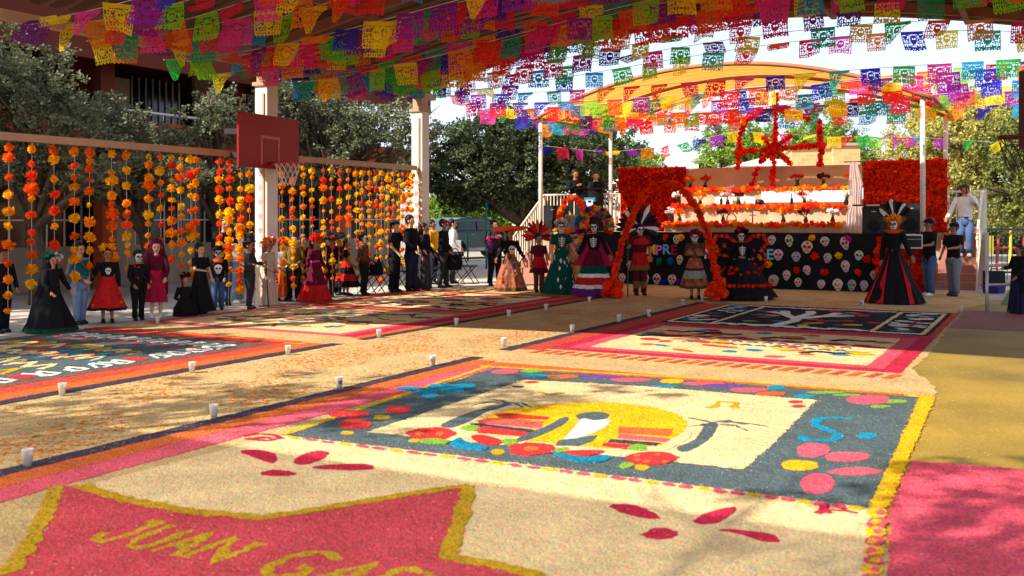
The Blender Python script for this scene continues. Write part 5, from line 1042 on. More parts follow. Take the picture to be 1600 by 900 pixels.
# ================================================================ people
SKINS = {'a': srgb(196,140,108), 'b': srgb(166,112,82), 'c': srgb(214,164,132)}
def cloth(nm, c_, v=.14, sc=14): return mat('cloth_'+nm, srgb(*c_), .9, v, sc, .25, 60, spec=.15)
CL = {k_: cloth(k_, c_) for k_, c_ in dict(black=(24,22,26), char=(52,50,54), navy=(30,34,56), jeans=(70,92,128), ljeans=(128,152,184), grey=(120,122,130), lgrey=(150,152,158), white=(226,222,216), beige=(198,172,146), tan=(176,146,116), maroon=(92,18,40), crim=(168,24,64), red=(190,30,30), orange=(226,96,24), gold=(120,92,40), green=(10,74,62), dgreen=(16,60,40), teal=(20,92,104), purple=(92,36,110), pink=(222,70,130), brown=(92,60,40), plaid=(96,58,40), yellow=(226,160,24), blue=(60,110,190), skirtmix=(150,96,70), mint=(130,150,130)).items()}
hairm = mat('hair_dark', srgb(30,20,18), .6, .25, 40); lipm = mat('lip', srgb(140,50,50), .6); eyem = mat('eye', srgb(22,16,14), .3); paintw = mat('face_paint', srgb(222,216,208), .8, .05, 20); shoem = mat('shoe_black', srgb(22,20,20), .45); shoew = mat('shoe_white', srgb(220,215,210), .6)
QUEUE = []; rnd = random.Random(98)
ARMS = {  # elbow, wrist (x is outwards)
 'down': ((.135,.015,.625),(.14,-.02,.475)), 'clasp': ((.15,.02,.635),(.022,-.115,.545)), 'skirt': ((.165,0,.65),(.235,-.03,.53)), 'hip': ((.20,.02,.65),(.12,-.03,.57)), 'face': ((.15,-.07,.68),(.045,-.13,.875)), 'fwd': ((.13,-.05,.65),(.10,-.20,.635)), 'fold': ((.15,-.03,.66),(-.03,-.11,.67)), 'up': ((.17,-.02,.72),(.19,-.05,.90)), 'chest': ((.15,-.02,.65),(.03,-.115,.72)), 'staff': ((.16,-.03,.66),(.20,-.13,.66)), 'low': ((.135,-.02,.63),(.10,-.13,.52)), 'wide': ((.20,0,.74),(.31,-.02,.78)), 'rail': ((.17,.01,.64),(.22,-.10,.52))}
def person(label, px, py, H, rz, top='black', bottom='black', arms=('down','down'), skin='a', sex='m', kid=False, skull=False, hair='short', legs='trousers', sleeve='long', shoes=None, z=0.0, pos=None, lean=0.0, step=0.0, build=1.0):
    """standing figure; local -y is forward. Returns root and sizes; the body is one skinned surface, clothes and hair are its children"""
    loc = pos if pos is not None else G(px, py, z)
    t = thing('person', label, 'person', (loc[0], loc[1], z+.012), R(rz+rnd.uniform(-9,9)))
    hh = .165 if kid else .138; chin = 1-hh; nb = chin-.022; shz = nb-.022; sw = (.104 if kid else .108 if sex == 'm' else .094); bk = build*(1.16 if kid else 1.14 if sex == 'm' else 1.06)
    if not step: step = rnd.uniform(-.035,.035)
    lean += rnd.uniform(-.03,.03)
    V3 = lambda x, y, z_: Vector((x*H, y*H+lean*H*max(0, z_-.5), z_*H))
    vs = []; rs = []; es = []
    def add(p, r, par=None):
        vs.append(p); rs.append(r*H); i = len(vs)-1
        if par is not None: es.append((par, i))
        return i
    pel = add(V3(0,0,.51), .062*bk); wa = add(V3(0,.002,.60), .056*bk, pel); ch = add(V3(0,0,.70), .066*bk, wa); uc = add(V3(0,0,shz-.04), .044, ch); nk = add(V3(0,.004,nb), .027, uc)
    h1 = add(V3(0,-.004,chin+.012), .030, nk); h2 = add(V3(0,-.008,chin+.30*hh), .33*hh, h1); h3 = add(V3(0,.002,chin+.58*hh), .40*hh, h2); h4 = add(V3(0,.006,chin+.84*hh), .30*hh, h3)
    hands = []
    for si, s_ in enumerate((-1, 1)):
        e, w_ = ARMS[arms[si]]; sc = sw/.104
        E = V3(s_*e[0]*sc, e[1], e[2]+(shz-.80)); Wr = V3(s_*w_[0]*(sc if abs(w_[0]) > .06 else 1), w_[1], w_[2]+(shz-.80))
        sh_ = add(V3(s_*sw*.90, .004, shz-.012), .026, uc); el = add(E, .023, sh_); wr = add(Wr, .0155, el)
        d = (Wr-E).normalized(); pa = add(Wr+d*.030*H, .019, wr); fwd = V3(0,-1,0).normalized(); sd = d.cross(Vector((0,-1,.2))).normalized() if abs(d.dot(Vector((0,-1,0)))) < .9 else Vector((1,0,0))
        for k_ in range(4):                                 # four fingers of different length, slightly curled
            o_ = sd*(k_-1.5)*.0095*H; ln = (.030,.036,.034,.026)[k_]*H; cu_ = Vector((-s_*.25, -.3, -.2))
            f1 = add(Wr+d*.046*H+o_, .0052, pa); f2 = add(Wr+d*.046*H+o_*1.15+(d+cu_*.5).normalized()*ln*.6, .0046, f1); add(vs[f2]+(d*.6+cu_).normalized()*ln*.5, .0038, f2)
        th = add(Wr+d*.020*H+sd*.020*H*(-s_), .0064, wr); add(vs[th]+(d*.8-sd*s_*.5).normalized()*.024*H, .0050, th)
        hands.append((Wr+d*.045*H, d, E, Wr, V3(s_*sw*.92,.004,shz)))
    feet = []
    for s_ in (-1, 1):
        st_ = step*s_
        hp = add(V3(s_*.045*bk, .002, .475), .052*bk, pel); kn = add(V3(s_*.052, -.008-st_*.4, .275), .036, hp); an = add(V3(s_*.054, .012-st_, .050), .021, kn); hl = add(V3(s_*.056, -.02-st_, .020), .019, an); add(V3(s_*.062, -.085-st_, .014), .014, hl)
        feet.append((V3(s_*.045*bk,.002,.475), V3(s_*.052,-.008-st_*.4,.275), V3(s_*.054,.012-st_,.05)))
    me = bpy.data.meshes.new('body'); me.from_pydata([tuple(v) for v in vs], es, []); o = link('body', me, t)
    me.skin_vertices.new() if hasattr(me.skin_vertices, 'new') else None
    m_ = o.modifiers.new('skin', 'SKIN'); m_.use_smooth_shade = True
    QUEUE.append((o, rs, dict(H=H, hh=hh, chin=chin, skull=skull, skin=skin, lean=lean)))
    ln = lambda zz: lean*H*max(0, zz-.5)
    # ---- clothes
    tm = CL[top] if isinstance(top, str) else top
    b = MB(); k_ = bk*(1.0 if sex == 'm' else .90); hem = .455 if legs == 'trousers' else .56
    prof = [(hem,.090,.066),(.54,.086,.064),(.61,.080 if sex == 'm' else .068,.060),(.69,.092,.066),(shz-.055,.102,.064),(shz-.015,sw*1.02/k_,.052),(shz+.014,sw*.74/k_,.047),(nb-.002,.046,.040)]
    b.rings([(0, ln(zz), zz*H, rx*H*k_, ry*H*k_) for zz, rx, ry in prof], 18)
    for (hd_, d, E, Wr, Sh) in hands:
        if sleeve == 'long': b.tube([Sh+Vector((0,0,.006*H)), E, E.lerp(Wr,.5), Wr-d*.008*H], [.043*H,.034*H,.029*H,.024*H], 10)
        elif sleeve == 'short': b.tube([Sh+Vector((0,0,.006*H)), Sh.lerp(E,.45), Sh.lerp(E,.75)], [.043*H,.041*H,.040*H], 10)
    sd_ = rnd.random()*50; b.v = [(v[0]*(1+.05*noise.noise(Vector((v[0]*22/H,v[1]*22/H,v[2]*16/H+sd_)))), v[1]+.010*H*noise.noise(Vector((v[0]*20/H+3,v[1]*10/H,v[2]*18/H+sd_))), v[2]) for v in b.v]; b.build({'long':'shirt','short':'shirt','none':'bodice'}[sleeve], tm, t, True)
    if legs == 'trousers':
        b = MB(); bm_ = CL[bottom]; b.rings([(0,0,.545*H,.082*H*k_,.060*H*k_),(0,0,.50*H,.094*H*k_,.068*H*k_),(0,0,.445*H,.094*H*k_,.066*H*k_),(0,0,.425*H,.055*H*k_,.045*H*k_)], 16)
        for hp, kn, an in feet: b.tube([hp+Vector((0,0,.015*H)), kn, kn.lerp(an,.6), an+Vector((0,0,-.012*H))], [.060*H*k_,.046*H,.041*H,.040*H], 12)
        sd_ = rnd.random()*50; b.v = [(v[0]+.008*H*noise.noise(Vector((v[0]*20/H,v[1]*20/H,v[2]*22/H+sd_))), v[1]+.010*H*noise.noise(Vector((v[0]*20/H+3,v[1]*10/H,v[2]*24/H+sd_))), v[2]) for v in b.v]; b.build('trousers', bm_, t, True)
        b = MB(); b.rings([(0,0,.535*H,.0835*H*k_+.003,.0615*H*k_+.003),(0,0,.555*H,.084*H*k_+.003,.062*H*k_+.003)], 16); b.build('belt', CL['black'], t)
    for hp, kn, an in feet:
        b = MB(); a = Vector((an.x, an.y, 0)); b.rings([(a.x,a.y-.040*H,.0,.028*H,.066*H),(a.x,a.y-.040*H,.018*H,.029*H,.068*H),(a.x,a.y-.030*H,.034*H,.025*H,.052*H),(a.x,a.y,.052*H,.022*H,.024*H)], 12); b.build('shoe', shoes or shoem, t, True)
    # ---- hair
    cz_ = chin+.56*hh
    if hair:
        b = MB(); b.ell((0, .17*hh*H+ln(cz_), (cz_+.10*hh)*H), (.435*hh*H, .43*hh*H, .49*hh*H), 14, 8)
        if hair == 'long':
            b.tube([V3(0,.20*hh,cz_+.2*hh), V3(0,.34*hh,cz_-.3*hh), V3(0,.36*hh,cz_-.9*hh), V3(0,.05,shz-.10)], [.42*hh*H,.44*hh*H,.40*hh*H,.22*hh*H], 10, flat=.55)
        b.build('hair', hairm, t, True)
    S_ = dict(t=t, H=H, hh=hh, chin=chin, shz=shz, sw=sw, nb=nb, V3=V3, hands=hands, cz=cz_, ln=ln, k=k_)
    return S_
def finish_people():
    for o, rs, k_ in QUEUE:
        for i, sv in enumerate(o.data.skin_vertices[0].data): sv.radius = (rs[i], rs[i]); sv.use_root = (i == 0)
        s_ = o.modifiers.new('sub', 'SUBSURF'); s_.levels = s_.render_levels = 1
    dg = bpy.context.evaluated_depsgraph_get()
    for o, rs, k_ in QUEUE:
        nm = bpy.data.meshes.new_from_object(o.evaluated_get(dg)); o.modifiers.clear(); old = o.data
        H, hh, chin = k_['H'], k_['hh'], k_['chin']; skm = mat('skin_'+k_['skin'], SKINS[k_['skin']], .6, .08, 20)
        bm = bmesh.new(); bm.from_mesh(nm)
        for f in bm.faces:
            c_ = f.calc_center_median(); f.smooth = True
            f.material_index = 3 if (k_['skull'] and c_.z > (chin+.04*hh)*H and c_.y-k_['lean']*H*.4 < -.02*hh*H and c_.z < (chin+.92*hh)*H and abs(c_.x) < .5*hh*H) else 0
        b = MB(); yo = k_['lean']*H*(chin+.5*hh-.5); ex = .115 if k_['skull'] else .06; fy = -.375*hh*H+yo; ezz = (chin+.50*hh)*H
        for s2 in (-1, 1):
            b.ell((s2*.165*hh*H, fy, ezz), (ex*hh*H, .05*hh*H, ex*.85*hh*H), 8, 6, 1)
            b.ell((s2*.41*hh*H, .01*hh*H+yo, (chin+.46*hh)*H), (.04*hh*H, .08*hh*H, .12*hh*H), 8, 6, 0)
        b.ell((0, fy-.02*hh*H, (chin+.37*hh)*H), (.06*hh*H, .10*hh*H, .10*hh*H), 8, 6, 1 if k_['skull'] else 0)
        b.ell((0, -.33*hh*H+yo, (chin+.19*hh)*H), ((.2 if k_['skull'] else .13)*hh*H, .05*hh*H, .03*hh*H), 8, 6, 2 if not k_['skull'] else 1)
        for v in b.v: bm.verts.new(v)
        bm.verts.ensure_lookup_table(); n0 = len(bm.verts)-len(b.v)
        for f, mi in zip(b.f, b.m):
            nf = bm.faces.new([bm.verts[n0+i] for i in f]); nf.material_index = mi; nf.smooth = True
        nm.materials.clear()
        for m_ in (skm, eyem, lipm, paintw): nm.materials.append(m_)
        bm.to_mesh(nm); bm.free()
        o.data = nm; nm.name = 'body'; bpy.data.meshes.remove(old)
def ruf(n, a): return lambda t_: a*math.sin(n*t_)+a*.5*math.sin(n*1.7*t_+1)
def skirt_(S_, hem, r0, r1, mats_, bands, top=.61, shape=1.0, name='skirt', pleat=11, amp=.035, asp=.9, yo=0.0):
    """bands: list of (fraction along the skirt, material index) from the waist down"""
    H = S_['H']; n = 12; rs = []
    for i in range(n+1):
        f_ = i/n; z_ = top+(hem-top)*f_; r = r0+(r1-r0)*(f_**shape); mi = 0
        for fb, m_ in bands:
            if f_ >= fb-1e-6: mi = m_
        rs.append((0, yo*f_*H, z_*H, r*H, r*H*asp, mi, ruf(pleat, amp*1.9*f_**.8)))
    rs2 = [(r[0],r[1],r[2],r[3],r[4],r[5],r[6]) for r in rs]
    b = MB(); b.rings(rs2, 64, caps=False); sd_ = rnd.random()*50; b.v = [(v[0]*(1+.10*noise.noise(Vector((v[0]*4/H,v[1]*4/H,v[2]*2/H+sd_)))), v[1]*(1+.10*noise.noise(Vector((v[0]*4/H+7,v[1]*4/H,v[2]*2/H+sd_)))), max(.004, v[2]+.012*H*noise.noise(Vector((v[0]*9/H,v[1]*9/H,sd_))))) for v in b.v]; return b.build(name, [CL[m_] if isinstance(m_, str) else m_ for m_ in mats_], S_['t'], True)
def onhead(S_, dy=0.0, dz=0.0): return Vector((0, dy*S_['hh']*S_['H']+S_['ln'](S_['cz']), (S_['chin']+S_['hh']*(.5+dz))*S_['H']))
def hat_brim(S_, r, m_, crown=.45, ch=.45, tilt=0.0, up=.06, name='hat', flatc=None, dz=.28):
    H, hh = S_['H'], S_['hh']; k_ = hh*H; M = Matrix.Translation(onhead(S_, 0, dz)) @ Matrix.Rotation(tilt, 4, 'X'); h = link(name, None, S_['t']); bpy.data.objects.remove(h)
    b = MB(); n = 28; rg = [(crown,0),(r*.5,.0),(r*.82,up*.5*r),(r,up*r*1.6),(r*1.01,up*r*1.6+.04),(r*.8,up*.5*r+.05),(crown,.06),(crown*.95,ch*.6),(crown*(.7 if flatc is None else flatc),ch),(0.01,ch*.98)]
    b.rings([(0,0,z_*k_,q_*k_,q_*k_) for q_, z_ in rg], n, caps=False); b.v = [tuple(M @ Vector(v)) for v in b.v]; o = b.build(name, m_, S_['t'], True)
    b = MB(); b.rings([(0,0,.07*k_,crown*1.02*k_,crown*1.02*k_),(0,0,.17*k_,crown*1.015*k_,crown*1.015*k_)], 20); b.v = [tuple(M @ Vector(v)) for v in b.v]; b.build('hat_band', CL['gold'] if name == 'sombrero' else CL['char'], o); return o
def cap_(S_, m_):
    H, hh = S_['H'], S_['hh']; k_ = hh*H; c_ = onhead(S_, .02, .16); b = MB()
    b.rings([(c_.x,c_.y,c_.z,.45*k_,.47*k_),(c_.x,c_.y,c_.z+.15*k_,.44*k_,.46*k_),(c_.x,c_.y,c_.z+.32*k_,.30*k_,.32*k_),(c_.x,c_.y,c_.z+.38*k_,.06*k_,.06*k_)], 18); o = b.build('cap', m_, S_['t'], True)
    b = MB(); b.add([(c_.x+.40*k_*math.cos(a), c_.y-.25*k_-.55*k_*math.sin(a), c_.z+.03*k_+dz) for dz in (0,.03*k_) for a in [math.pi*i/10 for i in range(11)]], [tuple(range(11))[::-1], tuple(range(11,22))]+[(i,i+1,12+i,11+i) for i in range(10)]); b.build('visor', m_, o)
def crown_flowers(S_, cols, n=9, r=.05, rad=.42, dz=.36, back=False):
    k_ = S_['hh']*S_['H']
    for i in range(n):
        a = math.pi*(i+.5)/n if not back else 2*math.pi*i/n; x = rad*k_*math.cos(a); c_ = onhead(S_, -.05, dz)
        pom(S_['t'], c_+Vector((x, rnd.uniform(-.1,.1)*k_, .30*k_*math.sin(a)*(1 if not back else .5))), r*S_['H']*rnd.uniform(.7,1.1), rnd.choice(cols), rnd, True)
def fan(S_, n, L, cols, dz=.25, a0=-15, a1=195, wd=.05, y=.06, cz0=None):
    """feather headdress: each feather a leaf-shaped blade with a quill, fanned behind the head"""
    H = S_['H']; c_ = onhead(S_, .2, dz); c_.y += y*H*0
    for i in range(n):
        a = R(a0+(a1-a0)*i/(n-1)); l = L*H*rnd.uniform(.85,1.05); d = Vector((math.cos(a),.12,math.sin(a))); s_ = Vector((-math.sin(a),0,math.cos(a))); w_ = wd*H; b = MB()
        pr = [(0,.25),(.3,.7),(.6,1),(.85,.8),(1,.05)]
        b.add([c_+d*l*f_+s_*w_*q_*.5 for f_, q_ in pr]+[c_+d*l*f_-s_*w_*q_*.5+Vector((0,.01,0)) for f_, q_ in pr]+[c_+d*l*f_-Vector((0,.012*H,0)) for f_, q_ in pr], [(j,j+1,11+j,10+j) for j in range(4)]+[(10+j,11+j,6+j,5+j) for j in range(4)])
        b.build('feather', CL[cols[i % len(cols)]], S_['t'], True)
def chestprint(S_, kind='skull', z_=None, sz=.06):
    H = S_['H']; z_ = (z_ or .69)*H; y = -.066*H*S_['k']-.012+S_['ln'](.69); b = MB()
    if kind == 'skull':
        def ov(cx, cz, rx, rz, mi, dy): b.add([(cx*sz*H+rx*sz*H*math.cos(6.283*i/12), y-dy, z_+cz*sz*H+rz*sz*H*math.sin(6.283*i/12)) for i in range(12)], [tuple(reversed(range(12)))], mi)
        ov(0,.15,.62,.6,0,0); ov(0,-.4,.4,.38,0,.001); ov(-.25,.1,.18,.18,1,.003); ov(.25,.1,.18,.18,1,.003); ov(0,-.18,.08,.1,1,.003); ov(0,-.5,.26,.04,1,.003)
    else:
        for j in range(5):
            for s_ in (-1,1):
                zz = z_+.06*H-j*.024*H; b.add([(s_*.006*H,y,zz),(s_*.05*H*(1-.1*j),y+.008,zz-.012*H),(s_*.05*H*(1-.1*j),y+.008,zz-.022*H),(s_*.006*H,y,zz-.011*H)], [(0,1,2,3) if s_ < 0 else (3,2,1,0)], 0)
        b.box(-.005*H,.005*H,y-.004,y+.004,z_-.07*H,z_+.075*H)
    b.build(kind+'_print', [paintw, eyem], S_['t'])
def held(S_, side): return S_['t'].matrix_basis.copy(), S_['hands'][side][0]
rnd = random.Random(99)
KID = dict(kid=True)
def hp(top_, foot_): return (foot_-top_)/(foot_-HY)*CH      # height in metres from the rows of crown and feet
# ---- left row, from the picture edge inwards
p = person('boy in black suit and dark red hat at the left picture edge', 4, 520, hp(388,520), 60, 'black','black',('down','low'),skin='b',kid=True); hat_brim(p, .75, CL['maroon'], up=.08)
p = person('girl in wide black gown with green flower headdress at far left', 82, 519, hp(398,519), 62, 'black',arms=('low','skirt'),kid=True,sex='f',hair='long',legs='gown'); skirt_(p,.005,.07,.33,['black','dgreen'],[(0,0),(.86,1)],shape=1.1,yo=.05); crown_flowers(p,[srgb(10,90,70),srgb(20,110,80),srgb(200,200,190)],12,.06,.5,.3,True)
b = MB(); b.rings([(0,.10*p['H'],.12*p['H'],.28*p['H'],.16*p['H']),(0,.10*p['H'],.5*p['H'],.17*p['H'],.10*p['H']),(0,.05*p['H'],.80*p['H'],.10*p['H'],.07*p['H']),(0,.05*p['H'],.98*p['H'],.085*p['H'],.08*p['H'])], 24, caps=False); b.build('veil', CL['black'], p['t'], True)
p = person('boy in grey waistcoat with teal sash and light blue trousers', 125, 507, hp(380,507), 58, 'grey','ljeans',('clasp','clasp'),skin='c',kid=True); H = p['H']
b = MB(); b.rings([(0,0,.78*H,.115*H,.075*H),(0,0,.70*H,.15*H,.095*H),(0,0,.60*H,.17*H,.11*H)], 20, caps=False); b.build('poncho', CL['teal'], p['t'], True)
b = MB(); b.tube([(-.10*H,-.09*H,.80*H),(.02*H,-.115*H,.66*H),(.13*H,-.09*H,.55*H)], .025*H, 8, flat=.4); b.build('sash', CL['gold'], p['t'], True)
p = person('girl in red flowered skirt and black skull top with flower crown', 168, 505, hp(388,505), 35, 'black',arms=('skirt','down'),kid=True,sex='f',hair='long',legs='gown',skin='b'); skirt_(p,.17,.08,.235,['red','black'],[(0,0),(.9,1)],amp=.05); chestprint(p); crown_flowers(p,ORANGES[:4]+YELLOWS,8,.055)
for i in range(16): a = rnd.uniform(0,6.28); f_ = rnd.uniform(.3,.85); pom(p['t'], ((.08+.155*f_)*p['H']*math.cos(a),(.08+.155*f_)*p['H']*.9*math.sin(a),(.61-.44*f_)*p['H']), .022*p['H'], rnd.choice(REDS+YELLOWS+[srgb(40,60,30)]), rnd, True)
p = person('boy in red and black harlequin shirt with black trousers', 216, 501, hp(393,501), 45, 'black','black',('low','low'),kid=True,skull=True,skin='b'); H = p['H']
for i in range(14):
    a = R(180+rnd.uniform(15,165)); z_ = rnd.uniform(.62,.80); s_ = .028*H; cx_, cy_ = .094*H*math.cos(a), .071*H*math.sin(a); tx, ty = -math.sin(a), math.cos(a)
    b = MB(); b.add([(cx_+tx*s_, cy_+ty*s_, z_*H),(cx_,cy_-.006,z_*H+s_*1.3),(cx_-tx*s_,cy_-ty*s_,z_*H),(cx_,cy_-.006,z_*H-s_*1.3)], [(0,1,2,3)]); b.build('red_diamond', CL['red'], p['t'])
p = person('girl in crimson dress under a maroon veil', 244, 497, hp(377,497), 30, 'maroon',arms=('low','low'),kid=True,sex='f',legs='gown',hair='long',skin='c',shoes=shoew); skirt_(p,.20,.09,.135,['crim','maroon'],[(0,0),(.92,1)],amp=.06,pleat=9); H = p['H']
b = MB(); b.rings([(0,.05*H,.30*H,.155*H,.09*H),(0,.05*H,.6*H,.145*H,.09*H),(0,.06*H,.82*H,.125*H,.085*H),(0,.055*H,.93*H,.105*H,.088*H),(0,.04*H,1.0*H,.075*H,.085*H),(0,.03*H,1.03*H,.02*H,.03*H)], 24, caps=False); b.build('veil', CL['maroon'], p['t'], True)
# kneeling child: thighs folded over calves
def crouch(label, px, py, Hs, rz):
    S_ = person(label, px, py, Hs, rz, 'black', arms=('clasp','clasp'), kid=True, sex='f', hair='long', legs='gown', skin='b'); t = S_['t']; H = Hs
    o, rs, k_ = QUEUE[-1]; dz = -.34*H
    for v in o.data.vertices:
        if v.co.z > .44*H: v.co.z += dz; v.co.y -= .05*H*(v.co.z/H)
    idx = [i for i, v in enumerate(o.data.vertices) if v.co.z < .30*H and abs(v.co.x) > .03*H and v.co.z > -1]
    for ch_ in t.children:
        if ch_.name.startswith(('bodice','shirt','hair')):
            for v in ch_.data.vertices: v.co.z += dz; v.co.y -= .05*H*(v.co.z/H)
        if ch_.name.startswith('shoe'):
            for v in ch_.data.vertices: v.co.y += .10*H
    for i, v in enumerate(o.data.vertices):                 # bend the legs: knees forward, ankles back under the seat
        if abs(v.co.x) > .03*H and v.co.z < .29*H and v.co.z > .25*H and v.co.y < 0 and abs(v.co.x) < .07*H: v.co.z = .17*H; v.co.y = -.17*H
    k_['chin'] -= .34; S_['chin'] -= .34; S_['cz'] -= .34
    b = MB(); b.rings([(0,-.02*H,.008*H,.20*H,.19*H),(0,-.03*H,.12*H,.19*H,.19*H),(0,-.02*H,.22*H,.13*H,.13*H),(0,0,.30*H,.085*H,.075*H)], 28); b.build('skirt', CL['black'], t, True)
    return S_
S7 = crouch('child in black crouching on the pavement beside the girl in black', 289, 494, 1.05, 40); crown_flowers(S7,[srgb(30,30,30),srgb(190,110,40)],6,.05)
p = person('girl in long black dress with her arms reaching forward', 313, 491, hp(382,491), 55, 'black',arms=('fwd','low'),kid=True,sex='f',hair='long',legs='gown',sleeve='short',skin='c'); skirt_(p,.04,.08,.19,['black'],[(0,0)],amp=.05)
p = person('boy in black hat, orange bandana and skull shirt with jeans', 341, 485, hp(388,485), 25, 'black','jeans',('low','low'),kid=True,skull=True,sleeve='long'); hat_brim(p,.78,CL['black'],up=.06); chestprint(p,'skull',.66,.10); H = p['H']
b = MB(); b.rings([(0,-.01*H,.835*H,.055*H,.05*H),(0,-.015*H,.80*H,.085*H,.075*H),(0,-.035*H,.76*H,.06*H,.06*H)], 16); b.build('bandana', CL['orange'], p['t'], True)
person('woman in black jacket with long dark hair behind the children', 350, 478, 1.66, 45, 'black','jeans',('fold','fold'),sex='f',hair='long',skin='c')
person('woman in white blouse and light jeans behind the flower strands', 372, 474, 1.56, 50, 'white','ljeans',('low','low'),sex='f',hair='long',skin='c',shoes=shoew)
p = person('boy in dark suit with tall top hat leaning on a cane', 390, 483, hp(368,483)*.93, 78, 'char','char',('staff','staff'),kid=True,skin='b'); hat_brim(p,.66,CL['char'],up=.05,crown=.44,ch=.85,flatc=.95,tilt=-.1); pom(p['t'],onhead(p,-.45,.40),.03*p['H'],srgb(110,40,190),rnd,True)
hd_ = p['hands'][1][0]; b = MB(); b.tube([hd_+Vector((0,-.0,.03)), Vector((hd_.x,hd_.y-.05,0.0))], .011, 6); cn = thing('cane', 'thin dark cane held by the boy in the top hat', 'cane', p['t'].location, p['t'].rotation_euler.z); b.build('shaft', iron, cn, True); b = MB(); b.ell(hd_+Vector((0,0,.035)), (.018,.018,.018)); b.build('knob', CL['gold'], cn, True)
p = person('girl in long beige dress with red flowers and floral headdress', 420, 478, hp(376,478), 70, 'beige',arms=('clasp','clasp'),kid=True,sex='f',hair='long',legs='gown',skin='b'); skirt_(p,.01,.08,.135,['beige'],[(0,0)],amp=.06); crown_flowers(p,REDS+ORANGES+[srgb(236,220,210)],11,.07,.55,.25)
for i in range(6): pom(p['t'], (.03*p['H']+.012*i, -(.085+.012*i)*p['H'], (.50-.05*i)*p['H']), .024*p['H'], REDS[0], rnd, True)
p = person('child with white and orange skull costume behind the beige dress', 441, 470, hp(372,470)*.95, 30, 'white',arms=('clasp','clasp'),kid=True,sex='f',legs='gown',skin='c'); skirt_(p,.05,.08,.15,['orange','white'],[(0,0),(.25,0)],amp=.08); crown_flowers(p,REDS+ORANGES,9,.07,.5,.25); chestprint(p,'skull',.68,.09)
p = person('boy in gold trimmed dark jacket with hands clasped', 459, 471, hp(367,471), 25, 'gold','black',('clasp','clasp'),kid=True,skin='c'); H = p['H']; b = MB(); b.rings([(0,.008*H,.46*H,.094*H,.068*H),(0,.008*H,.6*H,.088*H,.066*H),(0,.008*H,.74*H,.104*H,.066*H)], 18, caps=False); b.v = [v if v[1] > -.02*H else (v[0]*1.02, v[1]*.55, v[2]) for v in b.v]; b.build('open_jacket', CL['black'], p['t'], True)
p = person('girl in maroon dress with red underskirt and red flower crown', 492, 471, hp(372,471), 60, 'maroon',arms=('skirt','low'),kid=True,sex='f',hair='long',legs='gown',skin='b'); skirt_(p,.01,.08,.27,['maroon','red'],[(0,0),(.58,1)],amp=.06); crown_flowers(p,REDS,8,.07,.42,.3); H = p['H']; b = MB(); b.rings([(0,0,.60*H,.085*H,.075*H),(0,0,.64*H,.082*H,.072*H)], 20); b.build('waist_sash', CL['pink'], p['t'], True)
p = person('boy with skull face and huge black sombrero in charro suit', 513, 465, hp(366,465), 15, 'black','black',('low','low'),kid=True,skull=True); hat_brim(p,1.6,CL['black'],up=.07,crown=.46,ch=.55,tilt=.30,name='sombrero',dz=.24); H = p['H']
for s_ in (-1,1): b = MB(); b.tube([(s_*.045*H,-.069*H,.80*H),(s_*.05*H,-.072*H,.66*H),(s_*.06*H,-.07*H,.50*H)], .010*H, 6); b.build('gold_trim', CL['gold'], p['t'])
p = person('girl seen from the side in black top and red black ruffled skirt', 541, 462, hp(374,462), 95, 'black',arms=('clasp','clasp'),kid=True,sex='f',hair='short',legs='gown',sleeve='short',skin='b'); skirt_(p,.15,.085,.24,['black','red','black'],[(0,1),(.25,0),(.5,1),(.7,2)],amp=.08)
p = person('man with skull face paint and brown plaid jacket facing right', 569, 462, hp(365,462), 80, 'plaid','black',('clasp','clasp'),skull=True,skin='b',kid=True)
def bag(label, pt, w_, h_, m_, rz=0):
    t = thing('bag', label, 'bag', pt, rz); b = MB(); b.rings([(0,0,-h_,w_*.85,w_*.35),(0,0,-h_*.5,w_,w_*.45),(0,0,-h_*.08,w_*.8,w_*.3),(0,0,0,w_*.6,w_*.12)], 16); b.build('pouch', m_, t, True); b = MB(); b.tube([(w_*.5*math.cos(a),0,w_*.8*math.sin(a)) for a in [math.pi*i/10 for i in range(11)]], .012, 6); b.build('handle', m_, t, True)
D_ = G(585,460).y; bag('black handbag on the chair behind the man in plaid', P(588,409,D_), .16, .30, CL['black'], .4)
person('dark haired child half hidden between gold jacket and red flower crown', 474, 466, 1.30, 40, 'black','char',('low','low'),kid=True,skin='b')
person('dark haired child half hidden behind the black sombrero', 528, 461, 1.32, 50, 'maroon','black',('low','low'),kid=True,skin='c')
# ---- adults by the second post
p = person('man in blue cap raising a hand to his face', 616, 457, hp(346,457), 70, 'black','black',('low','face'),sleeve='short',skin='c'); cap_(p, CL['navy'])
person('tall bareheaded man in black shirt and dark jeans', 643, 456, hp(338,456), 72, 'black','navy',('low','low'),skin='c',build=1.08)
p = person('woman in long dark dress beside the second white post', 663, 453, hp(350,453), 75, 'black',arms=('low','low'),sex='f',hair='long',legs='gown',skin='b'); skirt_(p,.02,.085,.125,['char'],[(0,0)],amp=.05)
p = person('man in dark red cap and black leather jacket', 693, 450, hp(344,450), 78, 'black','char',('low','clasp'),skin='b'); cap_(p, CL['maroon']); D_ = G(710,450).y; bag('large black bag held by the man in the red cap', P(711,398,D_), .19, .36, CL['black'], .3)
person('man in white shirt holding a paper behind the red cap', 707, 443, 1.62, 80, 'white','char',('low','low'),skin='c'); D_ = G(712,444).y; pp = thing('paper_sheet', 'white paper sheet held beside the black bag', 'paper', P(713,384,D_)); b = MB(); b.add([(-.11,0,-.15),(.11,.03,-.15),(.12,.02,.14),(-.10,-.01,.15)], [(0,1,2,3)]); b.build('sheet', CL['white'], pp)
person('person in yellow shirt half hidden behind the second post', 677, 444, 1.60, 60, 'yellow','navy',('low','low'),skin='b')
